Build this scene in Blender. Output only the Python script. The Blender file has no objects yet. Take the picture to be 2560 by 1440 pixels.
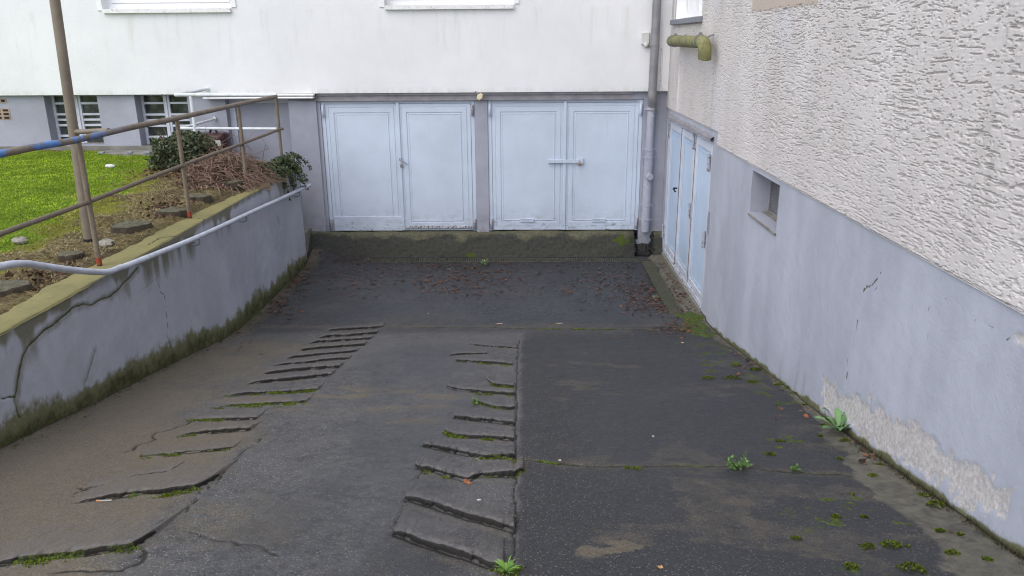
import bpy, math, random
import numpy as np
from mathutils import Vector, Matrix
random.seed(7); rng=np.random.default_rng(7)
S=bpy.context.scene; COL=S.collection
rad=math.radians
# ------------------------------------------------------------------ camera model (eye at the origin while building)
FPX,PITCH,YAW,ROLL=1963.43,17.5026,-1.01675,-0.43174
EYE=3.2
def cam_axes():
    p,y,r=map(rad,(PITCH,YAW,ROLL))
    F=np.array([math.sin(y)*math.cos(p),math.cos(y)*math.cos(p),-math.sin(p)])
    R=np.array([math.cos(y),-math.sin(y),0.]); U=np.cross(R,F)
    return math.cos(r)*R+math.sin(r)*U,-math.sin(r)*R+math.cos(r)*U,F
CR,CU,CF=cam_axes()
def ray(x,y): return CF+CR*(x-1280)/FPX+CU*(720-y)/FPX
def onY(x,y,D): d=ray(x,y); return d*D/d[1]
def onX(x,y,D): d=ray(x,y); return d*D/d[0]
def onZ(x,y,D): d=ray(x,y); return d*D/d[2]
RY=np.array([-40,-1.2,-.4,0,2.88,4.49,5.1,6.6,8.0,8.6,9.5,11.6,13]);RZ=np.array([-1.4,-1.4,-1.5,-1.58,-2.115,-2.45,-2.56,-2.83,-3.085,-3.15,-3.18,-3.2,-3.2])
def rampz(y): return np.interp(y,RY,RZ)
def onR(x,y):
    d=ray(x,y); lo,hi=1,15
    for i in range(50):
        t=(lo+hi)/2; P=d*t
        if P[2]>np.interp(P[1],RY,RZ): lo=t
        else: hi=t
    return d*lo
def wz(px,py,Y): return onY(px,py,Y)[2]
def wx(px,py,Y): return onY(px,py,Y)[0]
XL,XR,YB=-3.3,2.123,12.0
# ------------------------------------------------------------------ noise
def _h(ix,iy,s):
    n=(ix.astype(np.int64)*374761393+iy.astype(np.int64)*668265263+s*144269504)&0xffffffff
    n=((n^(n>>13))*1274126177)&0xffffffff
    n=(n^(n>>16))
    return (n&0xffffff)/float(0xffffff)
def vn(x,y,s=0):
    x=np.asarray(x,float);y=np.asarray(y,float)
    ix=np.floor(x);iy=np.floor(y);fx=x-ix;fy=y-iy
    fx=fx*fx*(3-2*fx);fy=fy*fy*(3-2*fy)
    a=_h(ix,iy,s);b=_h(ix+1,iy,s);c=_h(ix,iy+1,s);d=_h(ix+1,iy+1,s)
    return (a*(1-fx)+b*fx)*(1-fy)+(c*(1-fx)+d*fx)*fy
def fbm(x,y,o=4,s=0):
    t=0;a=.5;w=0
    for i in range(o):
        t=t+a*vn(x,y,s+i*17);w+=a;x=x*2.03+3.1;y=y*2.03+1.7;a*=.5
    return t/w
def ss(a,b,x): t=np.clip((x-a)/(b-a),0,1); return t*t*(3-2*t)
def pdist(X,Y,pl):
    """distance to a polyline and the parameter along it"""
    best=np.full(X.shape,9.);tt=np.zeros(X.shape);n=len(pl)-1
    for i in range(n):
        ax,ay=pl[i];bx,by=pl[i+1];dx,dy=bx-ax,by-ay;l2=dx*dx+dy*dy+1e-12
        t=np.clip(((X-ax)*dx+(Y-ay)*dy)/l2,0,1)
        d=np.hypot(X-ax-t*dx,Y-ay-t*dy)
        m=d<best;best=np.where(m,d,best);tt=np.where(m,(i+t)/n,tt)
    return best,tt
# ------------------------------------------------------------------ materials
class G:
    def __init__(s,name):
        s.m=bpy.data.materials.new(name);s.m.use_nodes=True;nt=s.m.node_tree;s.N=nt.nodes;s.L=nt.links;s.N.clear()
        s.out=s.N.new('ShaderNodeOutputMaterial')
    def set(s,k,v):
        if isinstance(v,bpy.types.NodeSocket): s.L.new(v,k)
        elif isinstance(v,(tuple,list)): k.default_value=tuple(v)+((1,) if len(v)==3 and k.type=='RGBA' else ())
        else:
            if k.type=='RGBA': k.default_value=(v,v,v,1)
            else: k.default_value=v
    def co(s): 
        if not hasattr(s,'_c'): s._c=s.N.new('ShaderNodeTexCoord').outputs['Object']
        return s._c
    def map(s,sc,rot=(0,0,0)):
        n=s.N.new('ShaderNodeMapping');s.L.new(s.co(),n.inputs[0]);n.inputs['Scale'].default_value=sc;n.inputs['Rotation'].default_value=rot;return n.outputs[0]
    def noise(s,sc,det=4,ro=.6,vec=None,dist=0):
        n=s.N.new('ShaderNodeTexNoise');s.L.new(vec or s.co(),n.inputs['Vector']);n.inputs['Scale'].default_value=sc;n.inputs['Detail'].default_value=det;n.inputs['Roughness'].default_value=ro;n.inputs['Distortion'].default_value=dist
        return n.outputs[0]
    def vor(s,sc,vec=None,feat='F1',out='Distance'):
        n=s.N.new('ShaderNodeTexVoronoi');n.feature=feat;s.L.new(vec or s.co(),n.inputs['Vector']);n.inputs['Scale'].default_value=sc;return n.outputs[out]
    def st(s,x,a,b,o0=0.,o1=1.):
        n=s.N.new('ShaderNodeMapRange');n.interpolation_type='SMOOTHSTEP';s.set(n.inputs[0],x)
        for i,v in enumerate((a,b,o0,o1)): s.set(n.inputs[i+1],v)
        return n.outputs[0]
    def mix(s,f,a,b,bl='MIX'):
        n=s.N.new('ShaderNodeMix');n.data_type='RGBA';n.blend_type=bl;s.set(n.inputs[0],f);s.set(n.inputs[6],a);s.set(n.inputs[7],b);return n.outputs[2]
    def mt(s,op,a,b=0.,cl=False):
        n=s.N.new('ShaderNodeMath');n.operation=op;n.use_clamp=cl;s.set(n.inputs[0],a);s.set(n.inputs[1],b);return n.outputs[0]
    def att(s,name):
        n=s.N.new('ShaderNodeAttribute');n.attribute_name=name;q=s.N.new('ShaderNodeSeparateColor');s.L.new(n.outputs['Color'],q.inputs[0])
        return q.outputs[0],q.outputs[1],q.outputs[2],n.outputs['Alpha']
    def attc(s,name):
        n=s.N.new('ShaderNodeAttribute');n.attribute_name=name;return n.outputs['Color']
    def sep(s):
        q=s.N.new('ShaderNodeSeparateXYZ');s.L.new(s.co(),q.inputs[0]);return q.outputs
    def rnd(s): return s.N.new('ShaderNodeObjectInfo').outputs['Random']
    def done(s,col,rough=.6,h=None,st=.5,dist=.01,metal=0.,spec=.4,trans=0.):
        p=s.N.new('ShaderNodeBsdfPrincipled');s.set(p.inputs['Base Color'],col);s.set(p.inputs['Roughness'],rough);s.set(p.inputs['Metallic'],metal);s.set(p.inputs['Specular IOR Level'],spec)
        if h is not None:
            b=s.N.new('ShaderNodeBump');b.inputs['Strength'].default_value=st;b.inputs['Distance'].default_value=dist;s.L.new(h,b.inputs['Height']);s.L.new(b.outputs[0],p.inputs['Normal'])
        s.L.new(p.outputs[0],s.out.inputs[0]);return s.m
def paint(name,c,rough=.5,var=.12,chip=None,chipamt=.66,sc=6,metal=0.,grime=None,bump=.15):
    g=G(name);n=g.noise(sc,5,.65)
    d=tuple(x*(1-var) for x in c);b=tuple(min(1,x*(1+var)) for x in c)
    col=g.mix(g.st(n,.3,.7),d,b)
    if grime: col=g.mix(g.st(g.noise(sc*2.3,6,.7),.5,.72,0,.75),col,grime)
    if chip: col=g.mix(g.st(g.noise(sc*5,6,.7),chipamt,chipamt+.03),col,chip)
    return g.done(col,g.st(n,.2,.8,rough-.08,rough+.1),g.noise(sc*9,4),bump,.004,metal)
MT={}
def asphalt():
    g=G('asphalt');moss,dirt,crk,damp=g.att('m1');conc,dk,_2,slab=g.att('m2')
    big=g.noise(1.6,5,.6);mid=g.noise(14,5,.65);fine=g.noise(95,3,.7)
    col=g.mix(g.st(mid,.38,.62),(.034,.0335,.036),(.072,.071,.074))
    col=g.mix(g.st(big,.42,.64,0,.6),col,(.082,.079,.078))
    col=g.mix(g.st(fine,.45,.66,0,.7),col,(.125,.122,.12))
    fk=g.mt('MULTIPLY',g.st(g.noise(42,6,.8),.575,.62),g.st(g.noise(2.3,4,.7),.44,.62));fk2=g.mt('MULTIPLY',g.st(g.noise(24,5,.8),.64,.67),g.st(g.noise(1.1,4,.7),.5,.62))
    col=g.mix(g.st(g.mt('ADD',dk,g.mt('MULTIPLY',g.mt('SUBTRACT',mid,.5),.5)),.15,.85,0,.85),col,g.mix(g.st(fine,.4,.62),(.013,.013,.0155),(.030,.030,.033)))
    vc=g.vor(95,out='Color');vs=g.N.new('ShaderNodeSeparateColor');g.L.new(vc,vs.inputs[0])
    sp=g.mt('MULTIPLY',g.st(vs.outputs[0],.80,.88),g.st(g.vor(95),.42,.28))
    col=g.mix(g.mt('MULTIPLY',sp,g.mt('SUBTRACT',.8,g.mt('MULTIPLY',dk,.35))),col,(.30,.285,.265))
    dn=g.mt('ADD',dirt,g.mt('MULTIPLY',g.mt('SUBTRACT',g.noise(9,6,.7),.5),1.1))
    col=g.mix(g.st(dn,.25,.95,0,.8),col,g.mix(g.st(fine,.35,.7),(.092,.074,.048),(.165,.136,.092)))
    col=g.mix(g.mt('MULTIPLY',g.mt('MAXIMUM',fk,fk2),g.mt('SUBTRACT',.6,g.mt('MULTIPLY',dk,.42))),col,(.20,.185,.155))
    col=g.mix(g.mt('MULTIPLY',slab,g.st(mid,.4,.58,.25,.8)),col,(.118,.106,.101))
    col=g.mix(_2,col,(.16,.15,.145))
    cn=g.mt('ADD',conc,g.mt('MULTIPLY',g.mt('SUBTRACT',g.noise(22,6,.7),.5),.7))
    col=g.mix(g.st(cn,.4,.75),col,g.mix(g.st(mid,.3,.7),(.085,.078,.056),(.15,.138,.105)))
    col=g.mix(g.st(g.mt('MULTIPLY',damp,1.),.1,1.,0,.55),col,(.022,.023,.028))
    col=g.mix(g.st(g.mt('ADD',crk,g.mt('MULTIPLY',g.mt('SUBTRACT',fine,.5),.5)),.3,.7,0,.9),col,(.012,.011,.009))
    mn=g.mt('ADD',moss,g.mt('MULTIPLY',g.mt('SUBTRACT',g.noise(45,5,.75),.5),1.2))
    mc=g.mix(g.st(g.noise(60,3),.35,.7),(.022,.035,.006),(.09,.125,.014))
    mk=g.st(mn,.42,.7)
    col=g.mix(mk,col,mc)
    r=g.st(damp,0,1,.72,.26);r=g.mt('ADD',r,g.mt('MULTIPLY',g.mt('SUBTRACT',mid,.5),.3),True)
    r=g.mt('MAXIMUM',r,g.mt('MULTIPLY',mk,.9))
    h=g.mt('ADD',g.mt('MULTIPLY',g.noise(150,2,.6),.6),g.mt('MULTIPLY',g.noise(40,4),.7))
    return g.done(col,r,h,.8,.010,spec=.42)
def wallpaint():
    """blue grey limewashed concrete of the garden wall and plinths: m1 = moss, algae streak, crack, bare"""
    g=G('wall_paint');moss,alg,crk,bare=g.att('m1')
    n=g.noise(2.2,5,.6,g.map((1,1,.45)));f=g.noise(30,5,.7)
    col=g.mix(g.st(n,.3,.72),(.35,.362,.418),(.43,.444,.508))
    col=g.mix(g.st(f,.55,.8,0,.18),col,(.46,.47,.52))
    bn=g.mt('ADD',bare,g.mt('MULTIPLY',g.mt('SUBTRACT',g.noise(13,6,.8),.5),2.1))
    pc=g.mix(g.st(g.noise(38,6,.8),.36,.64),(.375,.345,.33),(.565,.54,.525))
    col=g.mix(g.st(bn,.48,.54),col,pc)
    an=g.mt('ADD',alg,g.mt('MULTIPLY',g.mt('SUBTRACT',g.noise(7,6,.7,g.map((1,1,.25))),.5),1.0))
    col=g.mix(g.st(an,.3,1.,0,.85),col,(.12,.115,.062))
    mn=g.mt('ADD',moss,g.mt('MULTIPLY',g.mt('SUBTRACT',g.noise(14,6,.75),.5),1.0))
    col=g.mix(g.st(mn,.15,.6,0,.92),col,(.115,.115,.04));col=g.mix(g.st(mn,.6,1.05,0,.85),col,g.mix(g.st(g.noise(18,4),.35,.7),(.026,.028,.012),(.075,.08,.02)))
    col=g.mix(g.st(g.mt('ADD',crk,g.mt('MULTIPLY',g.mt('SUBTRACT',g.noise(60,4),.5),.5)),.35,.65,0,.95),col,(.055,.06,.025))
    h=g.mt('SUBTRACT',g.mt('ADD',g.mt('MULTIPLY',g.noise(55,4),.5),g.noise(9,4)),g.mt('MULTIPLY',g.st(bn,.48,.52),.9))
    return g.done(col,.85,h,.35,.012,spec=.25)
def facade_m():
    g=G('white_stucco');x,y,z=g.sep()
    n=g.noise(.9,4,.6);col=g.mix(g.st(n,.3,.7),(.72,.725,.74),(.79,.795,.81))
    alg=g.st(g.noise(1.3,6,.65,g.map((1.6,1,.8))),.6,.85,0,.28)
    col=g.mix(alg,col,(.55,.56,.44))
    col=g.mix(g.mt('MULTIPLY',g.st(z,2.23,2.115,0,.35),g.st(g.noise(5,5,.7,g.map((2,1,.3))),.35,.7)),col,(.42,.43,.33))
    col=g.mix(g.mt('MULTIPLY',g.mt('MULTIPLY',g.st(z,2.3,3.2),g.st(z,3.34,3.27)),g.st(g.noise(4,5,.7,g.map((1.6,1,.16))),.5,.75,0,.4)),col,(.5,.5,.42))
    h=g.mt('ADD',g.noise(34,5,.75,dist=1.2),g.mt('MULTIPLY',g.vor(45),.5))
    return g.done(col,.9,h,.3,.010,spec=.2)
def plinth_m(c=(.335,.345,.405),low=True):
    g=G('plinth_paint');n=g.noise(1.5,5,.6)
    col=g.mix(g.st(n,.3,.7),tuple(v*.88 for v in c),tuple(v*1.1 for v in c))
    x,y,z=g.sep()
    if low: col=g.mix(g.mt('MULTIPLY',g.st(z,.4,0,0,.6),g.st(g.noise(7,6,.7),.4,.65)),col,(.2,.2,.2))
    col=g.mix(g.st(g.noise(34,5,.7),.72,.76),col,(.55,.55,.56))
    return g.done(col,.85,g.noise(24,5,.7),.3,.012,spec=.25)
def roughcast_m():
    g=G('scratched_roughcast');m,a,b,c=g.att('m1')
    n=g.noise(1.3,5,.6,g.map((1,1,.5)));f=g.noise(50,5,.75)
    col=g.mix(g.st(n,.3,.7),(.545,.505,.49),(.635,.595,.58))
    col=g.mix(g.st(f,.5,.8,0,.5),col,(.72,.69,.68))
    col=g.mix(g.st(g.noise(.9,4,.6),.5,.7,0,.3),col,(.6,.6,.67))
    an=g.mt('ADD',a,g.mt('MULTIPLY',g.mt('SUBTRACT',g.noise(14,5,.7,g.map((1,1,.15))),.5),1.1))
    col=g.mix(g.st(an,.35,.95,0,.6),col,(.25,.235,.21))
    col=g.mix(b,col,g.mix(g.st(f,.3,.7),(.46,.385,.325),(.52,.445,.385)))
    return g.done(col,.92,g.noise(140,4),.3,.004,spec=.15)
def lawn_m():
    g=G('lawn_soil');gr,st,lf,_=g.att('m1');f=g.noise(26,6,.75);k=g.noise(4,5,.6)
    soil=g.mix(g.st(f,.3,.7),(.05,.036,.02),(.16,.125,.07))
    straw=g.mix(g.st(f,.35,.68),(.075,.06,.026),(.26,.21,.105))
    grass=g.mix(g.st(f,.3,.7),(.06,.115,.008),(.17,.27,.02))
    olive=g.mix(g.st(k,.3,.7),(.12,.13,.018),(.2,.2,.035))
    col=g.mix(g.st(g.mt('ADD',st,g.mt('MULTIPLY',g.mt('SUBTRACT',k,.5),.8)),.3,.7),soil,straw)
    gn=g.mt('ADD',gr,g.mt('MULTIPLY',g.mt('SUBTRACT',g.noise(7,6,.7),.5),.7))
    col=g.mix(g.st(gn,.2,.45),col,olive);col=g.mix(g.st(gn,.5,.8),col,grass)
    return g.done(col,.95,g.mt('ADD',f,g.noise(70,3)),.8,.03,spec=.1)
def coping_m():
    g=G('coping_concrete');m,a,b,c=g.att('m1');f=g.noise(24,6,.75);k=g.noise(3,5,.6)
    col=g.mix(g.st(k,.3,.7),(.185,.17,.08),(.245,.22,.095));col=g.mix(g.st(f,.5,.75,0,.5),col,(.31,.275,.15))
    col=g.mix(g.st(g.noise(6,5,.7),.5,.75,0,.5),col,(.16,.15,.055))
    col=g.mix(g.st(m,.4,.7,0,.85),col,(.035,.03,.018))
    return g.done(col,.92,g.mt('ADD',f,g.noise(90,3)),.4,.01,spec=.15)
def kerb_m():
    g=G('kerb_concrete');top,wet,moss,b=g.att('m1');f=g.noise(24,6,.75);k=g.noise(3.5,5,.6)
    col=g.mix(g.st(f,.3,.7),(.030,.031,.027),(.055,.055,.045))
    tn=g.mt('ADD',top,g.mt('MULTIPLY',g.mt('SUBTRACT',k,.5),.9))
    col=g.mix(g.st(tn,.45,1.0,0,.9),col,g.mix(g.st(f,.35,.7),(.075,.075,.045),(.15,.145,.095)))
    col=g.mix(g.st(moss,.35,.6),col,(.05,.07,.008))
    col=g.mix(wet,col,(.008,.008,.008))
    return g.done(col,g.st(wet,0,1,.85,.4),g.mt('ADD',f,g.noise(80,3)),.6,.012,spec=.3)
def door_m(name,c,rust=.0):
    g=G(name);n=g.noise(1.4,4,.6);col=g.mix(g.st(n,.3,.7),tuple(v*.93 for v in c),tuple(min(1,v*1.06) for v in c))
    x,y,z=g.sep()
    low=g.st(z,.5,.02,0,1.)
    col=g.mix(g.mt('MULTIPLY',low,g.st(g.noise(6,6,.7,g.map((1,1,2.5))),.42,.7,0,.55)),col,(.3,.31,.33))
    col=g.mix(g.mt('MULTIPLY',g.st(z,.24,.02),g.st(g.noise(9,6,.8,g.map((1,1,2.2))),.585-rust,.61-rust)),col,(.10,.075,.055));col=g.mix(g.mt('MULTIPLY',g.st(g.noise(3,5,.7,g.map((5,5,.35))),.6,.75),.22),col,(.27,.25,.24))
    col=g.mix(g.st(g.noise(9,6,.75),.74,.76),col,(.16,.14,.13))
    return g.done(col,g.st(n,.2,.8,.42,.55),g.noise(2.6,4),.3,.02,spec=.4)
def rail_m(name,base,patch=None,thr=.6):
    g=G(name);f=g.noise(9,6,.7);col=g.mix(g.st(f,.3,.7),tuple(v*.75 for v in base),tuple(v*1.15 for v in base))
    x,y,z=g.sep()
    if patch:
        k=g.mt('MULTIPLY',g.st(g.noise(5.5,5,.65,g.map((.4,1,1))),thr-.02,thr+.02),g.st(y,patch[1],patch[2]))
        col=g.mix(k,col,patch[0])
    col=g.mix(g.st(g.noise(30,5,.7),.66,.7),col,(.12,.05,.02))
    return g.done(col,.6,f,.2,.004,spec=.35)
def rust_post():
    g=G('post_paint');f=g.noise(12,6,.7);x,y,z=g.sep()
    col=g.mix(g.st(f,.3,.7),(.13,.10,.07),(.215,.175,.13))
    col=g.mix(g.mt('MULTIPLY',g.st(z,.085,.08),g.st(z,.005,.03)),col,(.26,.045,.02))
    col=g.mix(g.st(z,.03,.015),col,(.03,.02,.016))
    col=g.mix(g.st(g.noise(18,5,.7,g.map((1,1,.3))),.62,.68,0,.8),col,(.2,.085,.03))
    return g.done(col,.65,f,.25,.004)
def glass_m(name='dark_glass',c=(.02,.022,.022)):
    g=G(name);col=g.mix(g.st(g.noise(3,5,.6),.35,.75),c,tuple(v*4+.02 for v in c));return g.done(col,g.st(g.noise(8,4),.3,.7,.04,.3),spec=.6)
def leafcol(name,a,b,rough=.7):
    g=G(name);col=g.mix(g.rnd(),a,b);col=g.mix(g.st(g.noise(60,4),.4,.7,0,.5),col,tuple(v*.4 for v in a));return g.done(col,rough,spec=.3)
def vcol(name,rough=.7,spec=.2,trans=False):
    g=G(name);c=g.attc('col');return g.done(c,rough,spec=spec)
def stump_m():
    g=G('stump_wood');f=g.noise(25,6,.75);n=g.N.new('ShaderNodeTexWave');n.wave_type='RINGS';n.rings_direction='Z';g.L.new(g.co(),n.inputs[0]);n.inputs['Scale'].default_value=22;n.inputs['Distortion'].default_value=3
    col=g.mix(g.st(f,.3,.7),(.06,.058,.038),(.16,.15,.105));col=g.mix(g.st(n.outputs[1],.3,.9,0,.3),col,(.05,.045,.03))
    return g.done(col,.9,f,.5,.01,spec=.15)
def build_mats():
    M=MT
    M['asphalt']=asphalt();M['wall']=wallpaint();M['facade']=facade_m();M['plinth']=plinth_m();M['plinth2']=plinth_m(low=False);M['rough']=roughcast_m();M['lawn']=lawn_m();M['coping']=coping_m();M['kerb']=kerb_m()
    M['gdoor']=door_m('garage_door_paint',(.53,.60,.71));M['bdoor']=door_m('blue_door_paint',(.47,.57,.70),.1);M['wframe']=door_m('door_frame_paint',(.55,.58,.65),.03)
    M['rail']=rail_m('brown_rail_paint',(.175,.14,.105),((.09,.2,.46),-1.0,-2.0),.5);M['railb']=rail_m('brown_midrail_paint',(.155,.122,.09),((.1,.17,.36),-.8,-1.4),.72)
    M['post']=rust_post();M['pole']=paint('pole_paint',(.19,.155,.12),.55,.18,(.05,.03,.02),.72,5)
    M['hrail']=paint('handrail_paint',(.5,.525,.6),.45,.1,(.1,.08,.07),.69,4,grime=(.34,.35,.38))
    M['wrail']=paint('white_rail_paint',(.62,.65,.68),.5,.1,(.2,.2,.12),.7,5,grime=(.42,.45,.34))
    M['white']=paint('white_frame_paint',(.8,.8,.81),.45,.04,None,0,3)
    M['sillw']=paint('sill_paint',(.76,.76,.76),.5,.06,(.3,.29,.2),.6,5,grime=(.5,.5,.4))
    M['wmetal']=paint('window_bar_paint',(.55,.57,.64),.5,.1,(.25,.2,.15),.72,6)
    M['glass']=glass_m();M['glassb']=glass_m('bright_glass',(.15,.16,.17))
    M['zinc']=paint('zinc_pipe',(.25,.245,.255),.5,.18,None,0,3,metal=.25);M['gpipe']=paint('grey_painted_pipe',(.34,.355,.42),.5,.12,(.56,.57,.6),.6,4)
    M['dark']=paint('shade_and_black',(.012,.012,.012),.8,.3);M['steel']=paint('grey_steel',(.3,.32,.36),.4,.2,(.12,.06,.03),.64,14,metal=.4)  # dark: black standing in for shade in slots, channel and backings; also handles, cables
    M['ypipe']=paint('algae_pipe',(.165,.162,.062),.75,.35,(.07,.07,.045),.6,4,grime=(.25,.245,.17))
    M['cream']=paint('cream_plastic',(.62,.55,.36),.5,.1);M['box']=paint('white_plastic',(.58,.58,.56),.5,.05)
    M['slate']=paint('slate_sill',(.2,.21,.235),.7,.2,(.07,.07,.07),.62,14);M['lintel']=paint('lintel_paint',(.24,.23,.25),.6,.18,(.1,.09,.08),.66,6)
    M['concrete']=paint('grey_concrete',(.2,.19,.165),.9,.2,(.08,.08,.06),.62,5);M['clay']=paint('clay_brick',(.36,.26,.2),.9,.2)
    M['scraped']=paint('scraped_strip',(.5,.52,.56),.6,.2,(.11,.10,.095),.5,7);M['rust']=paint('rust',(.10,.052,.034),.9,.4,(.03,.02,.018),.6,12);M['rhinge']=paint('rusty_hinge',(.36,.38,.44),.6,.15,(.16,.075,.045),.56,7);M['maroon']=paint('maroon_plastic',(.045,.012,.013),.22,.3);M['brown']=paint('twig_bark',(.18,.118,.088),.85,.3)
    M['grate']=paint('grate_metal',(.085,.088,.066),.7,.25,(.05,.055,.025),.5,12);M['stump']=stump_m();M['stone']=paint('grey_stone',(.25,.235,.2),.9,.25,None,0,12)
    M['street']=paint('street_asphalt',(.055,.054,.055),.85,.2);M['soil']=paint('bare_ground',(.09,.085,.06),.95,.2)
    M['lamp']=paint('lamp_plastic',(.66,.67,.66),.45,.06,(.2,.2,.08),.66,5,grime=(.4,.4,.2))
    M['leafb']=leafcol('brown_leaf',(.05,.027,.018),(.125,.065,.042));M['leafo']=leafcol('orange_leaf',(.27,.085,.032),(.36,.15,.06));M['leafy']=leafcol('pale_leaf',(.5,.3,.13),(.62,.42,.25))
    M['litter']=vcol('litter_colours',.6);M['grassm']=vcol('grass_colours',.8,.1);M['bushm']=vcol('bush_leaf_colours',.55,.25);M['weed']=vcol('weed_colours',.5,.3);M['mossm']=vcol('moss_colours',.95,.05)
    M['butt']=paint('cigarette_paper',(.42,.40,.36),.8,.05);M['filter']=paint('cigarette_filter',(.55,.25,.1),.8,.1);M['brass']=paint('brass_lock',(.35,.24,.08),.35,.15,metal=.8)
build_mats()
# ------------------------------------------------------------------ mesh helpers
def wloc(o):
    v=Vector((0,0,0))
    while o is not None: v+=o.location;o=o.parent
    return v
def tag(o,label=None,cat=None,group=None,kind=None):
    for k,v in (('label',label),('category',cat),('group',group),('kind',kind)):
        if v: o[k]=v
    return o
def thing(name,loc,label,cat,group=None):
    o=bpy.data.objects.new(name,None);COL.objects.link(o);o.location=loc;o.empty_display_size=.1
    return tag(o,label,cat,group)
def link_mesh(name,me,mat,parent=None,off=None):
    o=bpy.data.objects.new(name,me);COL.objects.link(o)
    if mat: me.materials.append(MT[mat] if isinstance(mat,str) else mat)
    if parent: o.parent=parent
    return o
def np_mesh(name,V,F,smooth=False,attrs=None):
    """V (n,3), F (m,k) all faces with k corners; attrs name -> (n,4) colour"""
    V=np.ascontiguousarray(V,np.float32);F=np.ascontiguousarray(F,np.int32);m,k=F.shape
    me=bpy.data.meshes.new(name);me.vertices.add(len(V));me.vertices.foreach_set('co',V.ravel())
    me.loops.add(m*k);me.loops.foreach_set('vertex_index',F.ravel());me.polygons.add(m)
    me.polygons.foreach_set('loop_start',np.arange(0,m*k,k,dtype=np.int32));me.polygons.foreach_set('loop_total',np.full(m,k,np.int32))
    if smooth: me.polygons.foreach_set('use_smooth',np.ones(m,bool))
    me.update(calc_edges=True)
    for n,a in (attrs or {}).items():
        at=me.attributes.new(n,'FLOAT_COLOR','POINT');at.data.foreach_set('color',np.ascontiguousarray(a,np.float32).ravel())
    return me
def grid_faces(m,n,keep=None,flip=False):
    i=np.arange(m*n).reshape(m,n);q=np.stack([i[:-1,:-1],i[:-1,1:],i[1:,1:],i[1:,:-1]],-1)
    if flip: q=q[...,::-1]
    return q[keep] if keep is not None else q.reshape(-1,4)
class MB:
    def __init__(s): s.v=[];s.f=[];s.sm=[]
    def add(s,v,f,smooth=False):
        b=len(s.v);s.v+= [tuple(map(float,p)) for p in v];s.f+=[tuple(i+b for i in q) for q in f];s.sm+=[smooth]*len(f);return s
    def box(s,x0,x1,y0,y1,z0,z1):
        v=[(x0,y0,z0),(x1,y0,z0),(x1,y1,z0),(x0,y1,z0),(x0,y0,z1),(x1,y0,z1),(x1,y1,z1),(x0,y1,z1)]
        return s.add(v,[(0,3,2,1),(4,5,6,7),(0,1,5,4),(1,2,6,5),(2,3,7,6),(3,0,4,7)])
    def bbox(s,x0,x1,y0,y1,z0,z1,b=.006):
        """box with chamfered edges along its front (all 12 edges)"""
        import itertools
        b=min(b,(x1-x0)*.4,(y1-y0)*.4,(z1-z0)*.4);V=[];ix={}
        lo=(x0,y0,z0);hi=(x1,y1,z1)
        for c in itertools.product((0,1),repeat=3):
            for a in range(3):
                p=[(hi[i] if c[i] else lo[i]) for i in range(3)]
                for i in range(3):
                    if i!=a: p[i]+= (-b if c[i] else b)
                ix[c,a]=len(V);V.append(p)
        F=[]
        for a in range(3):
            o=[i for i in range(3) if i!=a]
            for sd in (0,1):
                q=[]
                for u,w in ((0,0),(1,0),(1,1),(0,1)):
                    c=[0,0,0];c[a]=sd;c[o[0]]=u;c[o[1]]=w;q.append(ix[tuple(c),a])
                F.append(q if (sd==1)==(a!=1) else q[::-1])
        for a in range(3):      # edges along axis a
            o=[i for i in range(3) if i!=a]
            for u in (0,1):
                for w in (0,1):
                    c0=[0,0,0];c0[o[0]]=u;c0[o[1]]=w;c1=list(c0);c1[a]=1
                    q=[ix[tuple(c0),o[0]],ix[tuple(c1),o[0]],ix[tuple(c1),o[1]],ix[tuple(c0),o[1]]];F.append(q)
        for c in itertools.product((0,1),repeat=3): F.append([ix[c,0],ix[c,1],ix[c,2]])
        return s.add(V,F)
    def tube(s,pts,r,seg=10,cap=True,smooth=True):
        P=[Vector(p) for p in pts];n=len(P);rs=r if isinstance(r,(list,tuple)) else [r]*n
        T=[]
        for i in range(n):
            t=(P[min(i+1,n-1)]-P[max(i-1,0)]);T.append(t.normalized())
        a=Vector((0,0,1)) if abs(T[0].z)<.9 else Vector((1,0,0));N=T[0].cross(a).normalized();V=[]
        for i in range(n):
            N=(N-T[i]*N.dot(T[i])).normalized();B=T[i].cross(N)
            for k in range(seg):
                w=2*math.pi*k/seg;V.append(P[i]+(N*math.cos(w)+B*math.sin(w))*rs[i])
        F=[(i*seg+k,i*seg+(k+1)%seg,(i+1)*seg+(k+1)%seg,(i+1)*seg+k) for i in range(n-1) for k in range(seg)]
        s.add(V,F,smooth)
        if cap: s.add(V[:seg],[tuple(range(seg))[::-1]]);s.add(V[-seg:],[tuple(range(seg))])
        return s
    def build(s,name,mat,parent=None,loc=None,bevel=0):
        off=wloc(parent)
        if loc is not None and parent is None: off=Vector(loc)
        me=bpy.data.meshes.new(name);me.from_pydata([(p[0]-off.x,p[1]-off.y,p[2]-off.z) for p in s.v],[],s.f)
        me.polygons.foreach_set('use_smooth',s.sm);me.update()
        import bmesh
        bm=bmesh.new();bm.from_mesh(me);bmesh.ops.recalc_face_normals(bm,faces=bm.faces);bm.to_mesh(me);bm.free()
        o=link_mesh(name,me,mat,parent)
        if loc is not None and parent is None: o.location=loc
        return o
def smoothpath(pts,n=8):
    P=[Vector(p) for p in pts];out=[]
    for i in range(len(P)-1):
        p0=P[max(i-1,0)];p1=P[i];p2=P[i+1];p3=P[min(i+2,len(P)-1)]
        for k in range(n):
            t=k/n;out.append(.5*((2*p1)+(p2-p0)*t+(2*p0-5*p1+4*p2-p3)*t*t+(3*p1-p0-3*p2+p3)*t**3))
    out.append(P[-1]);return out
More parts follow.
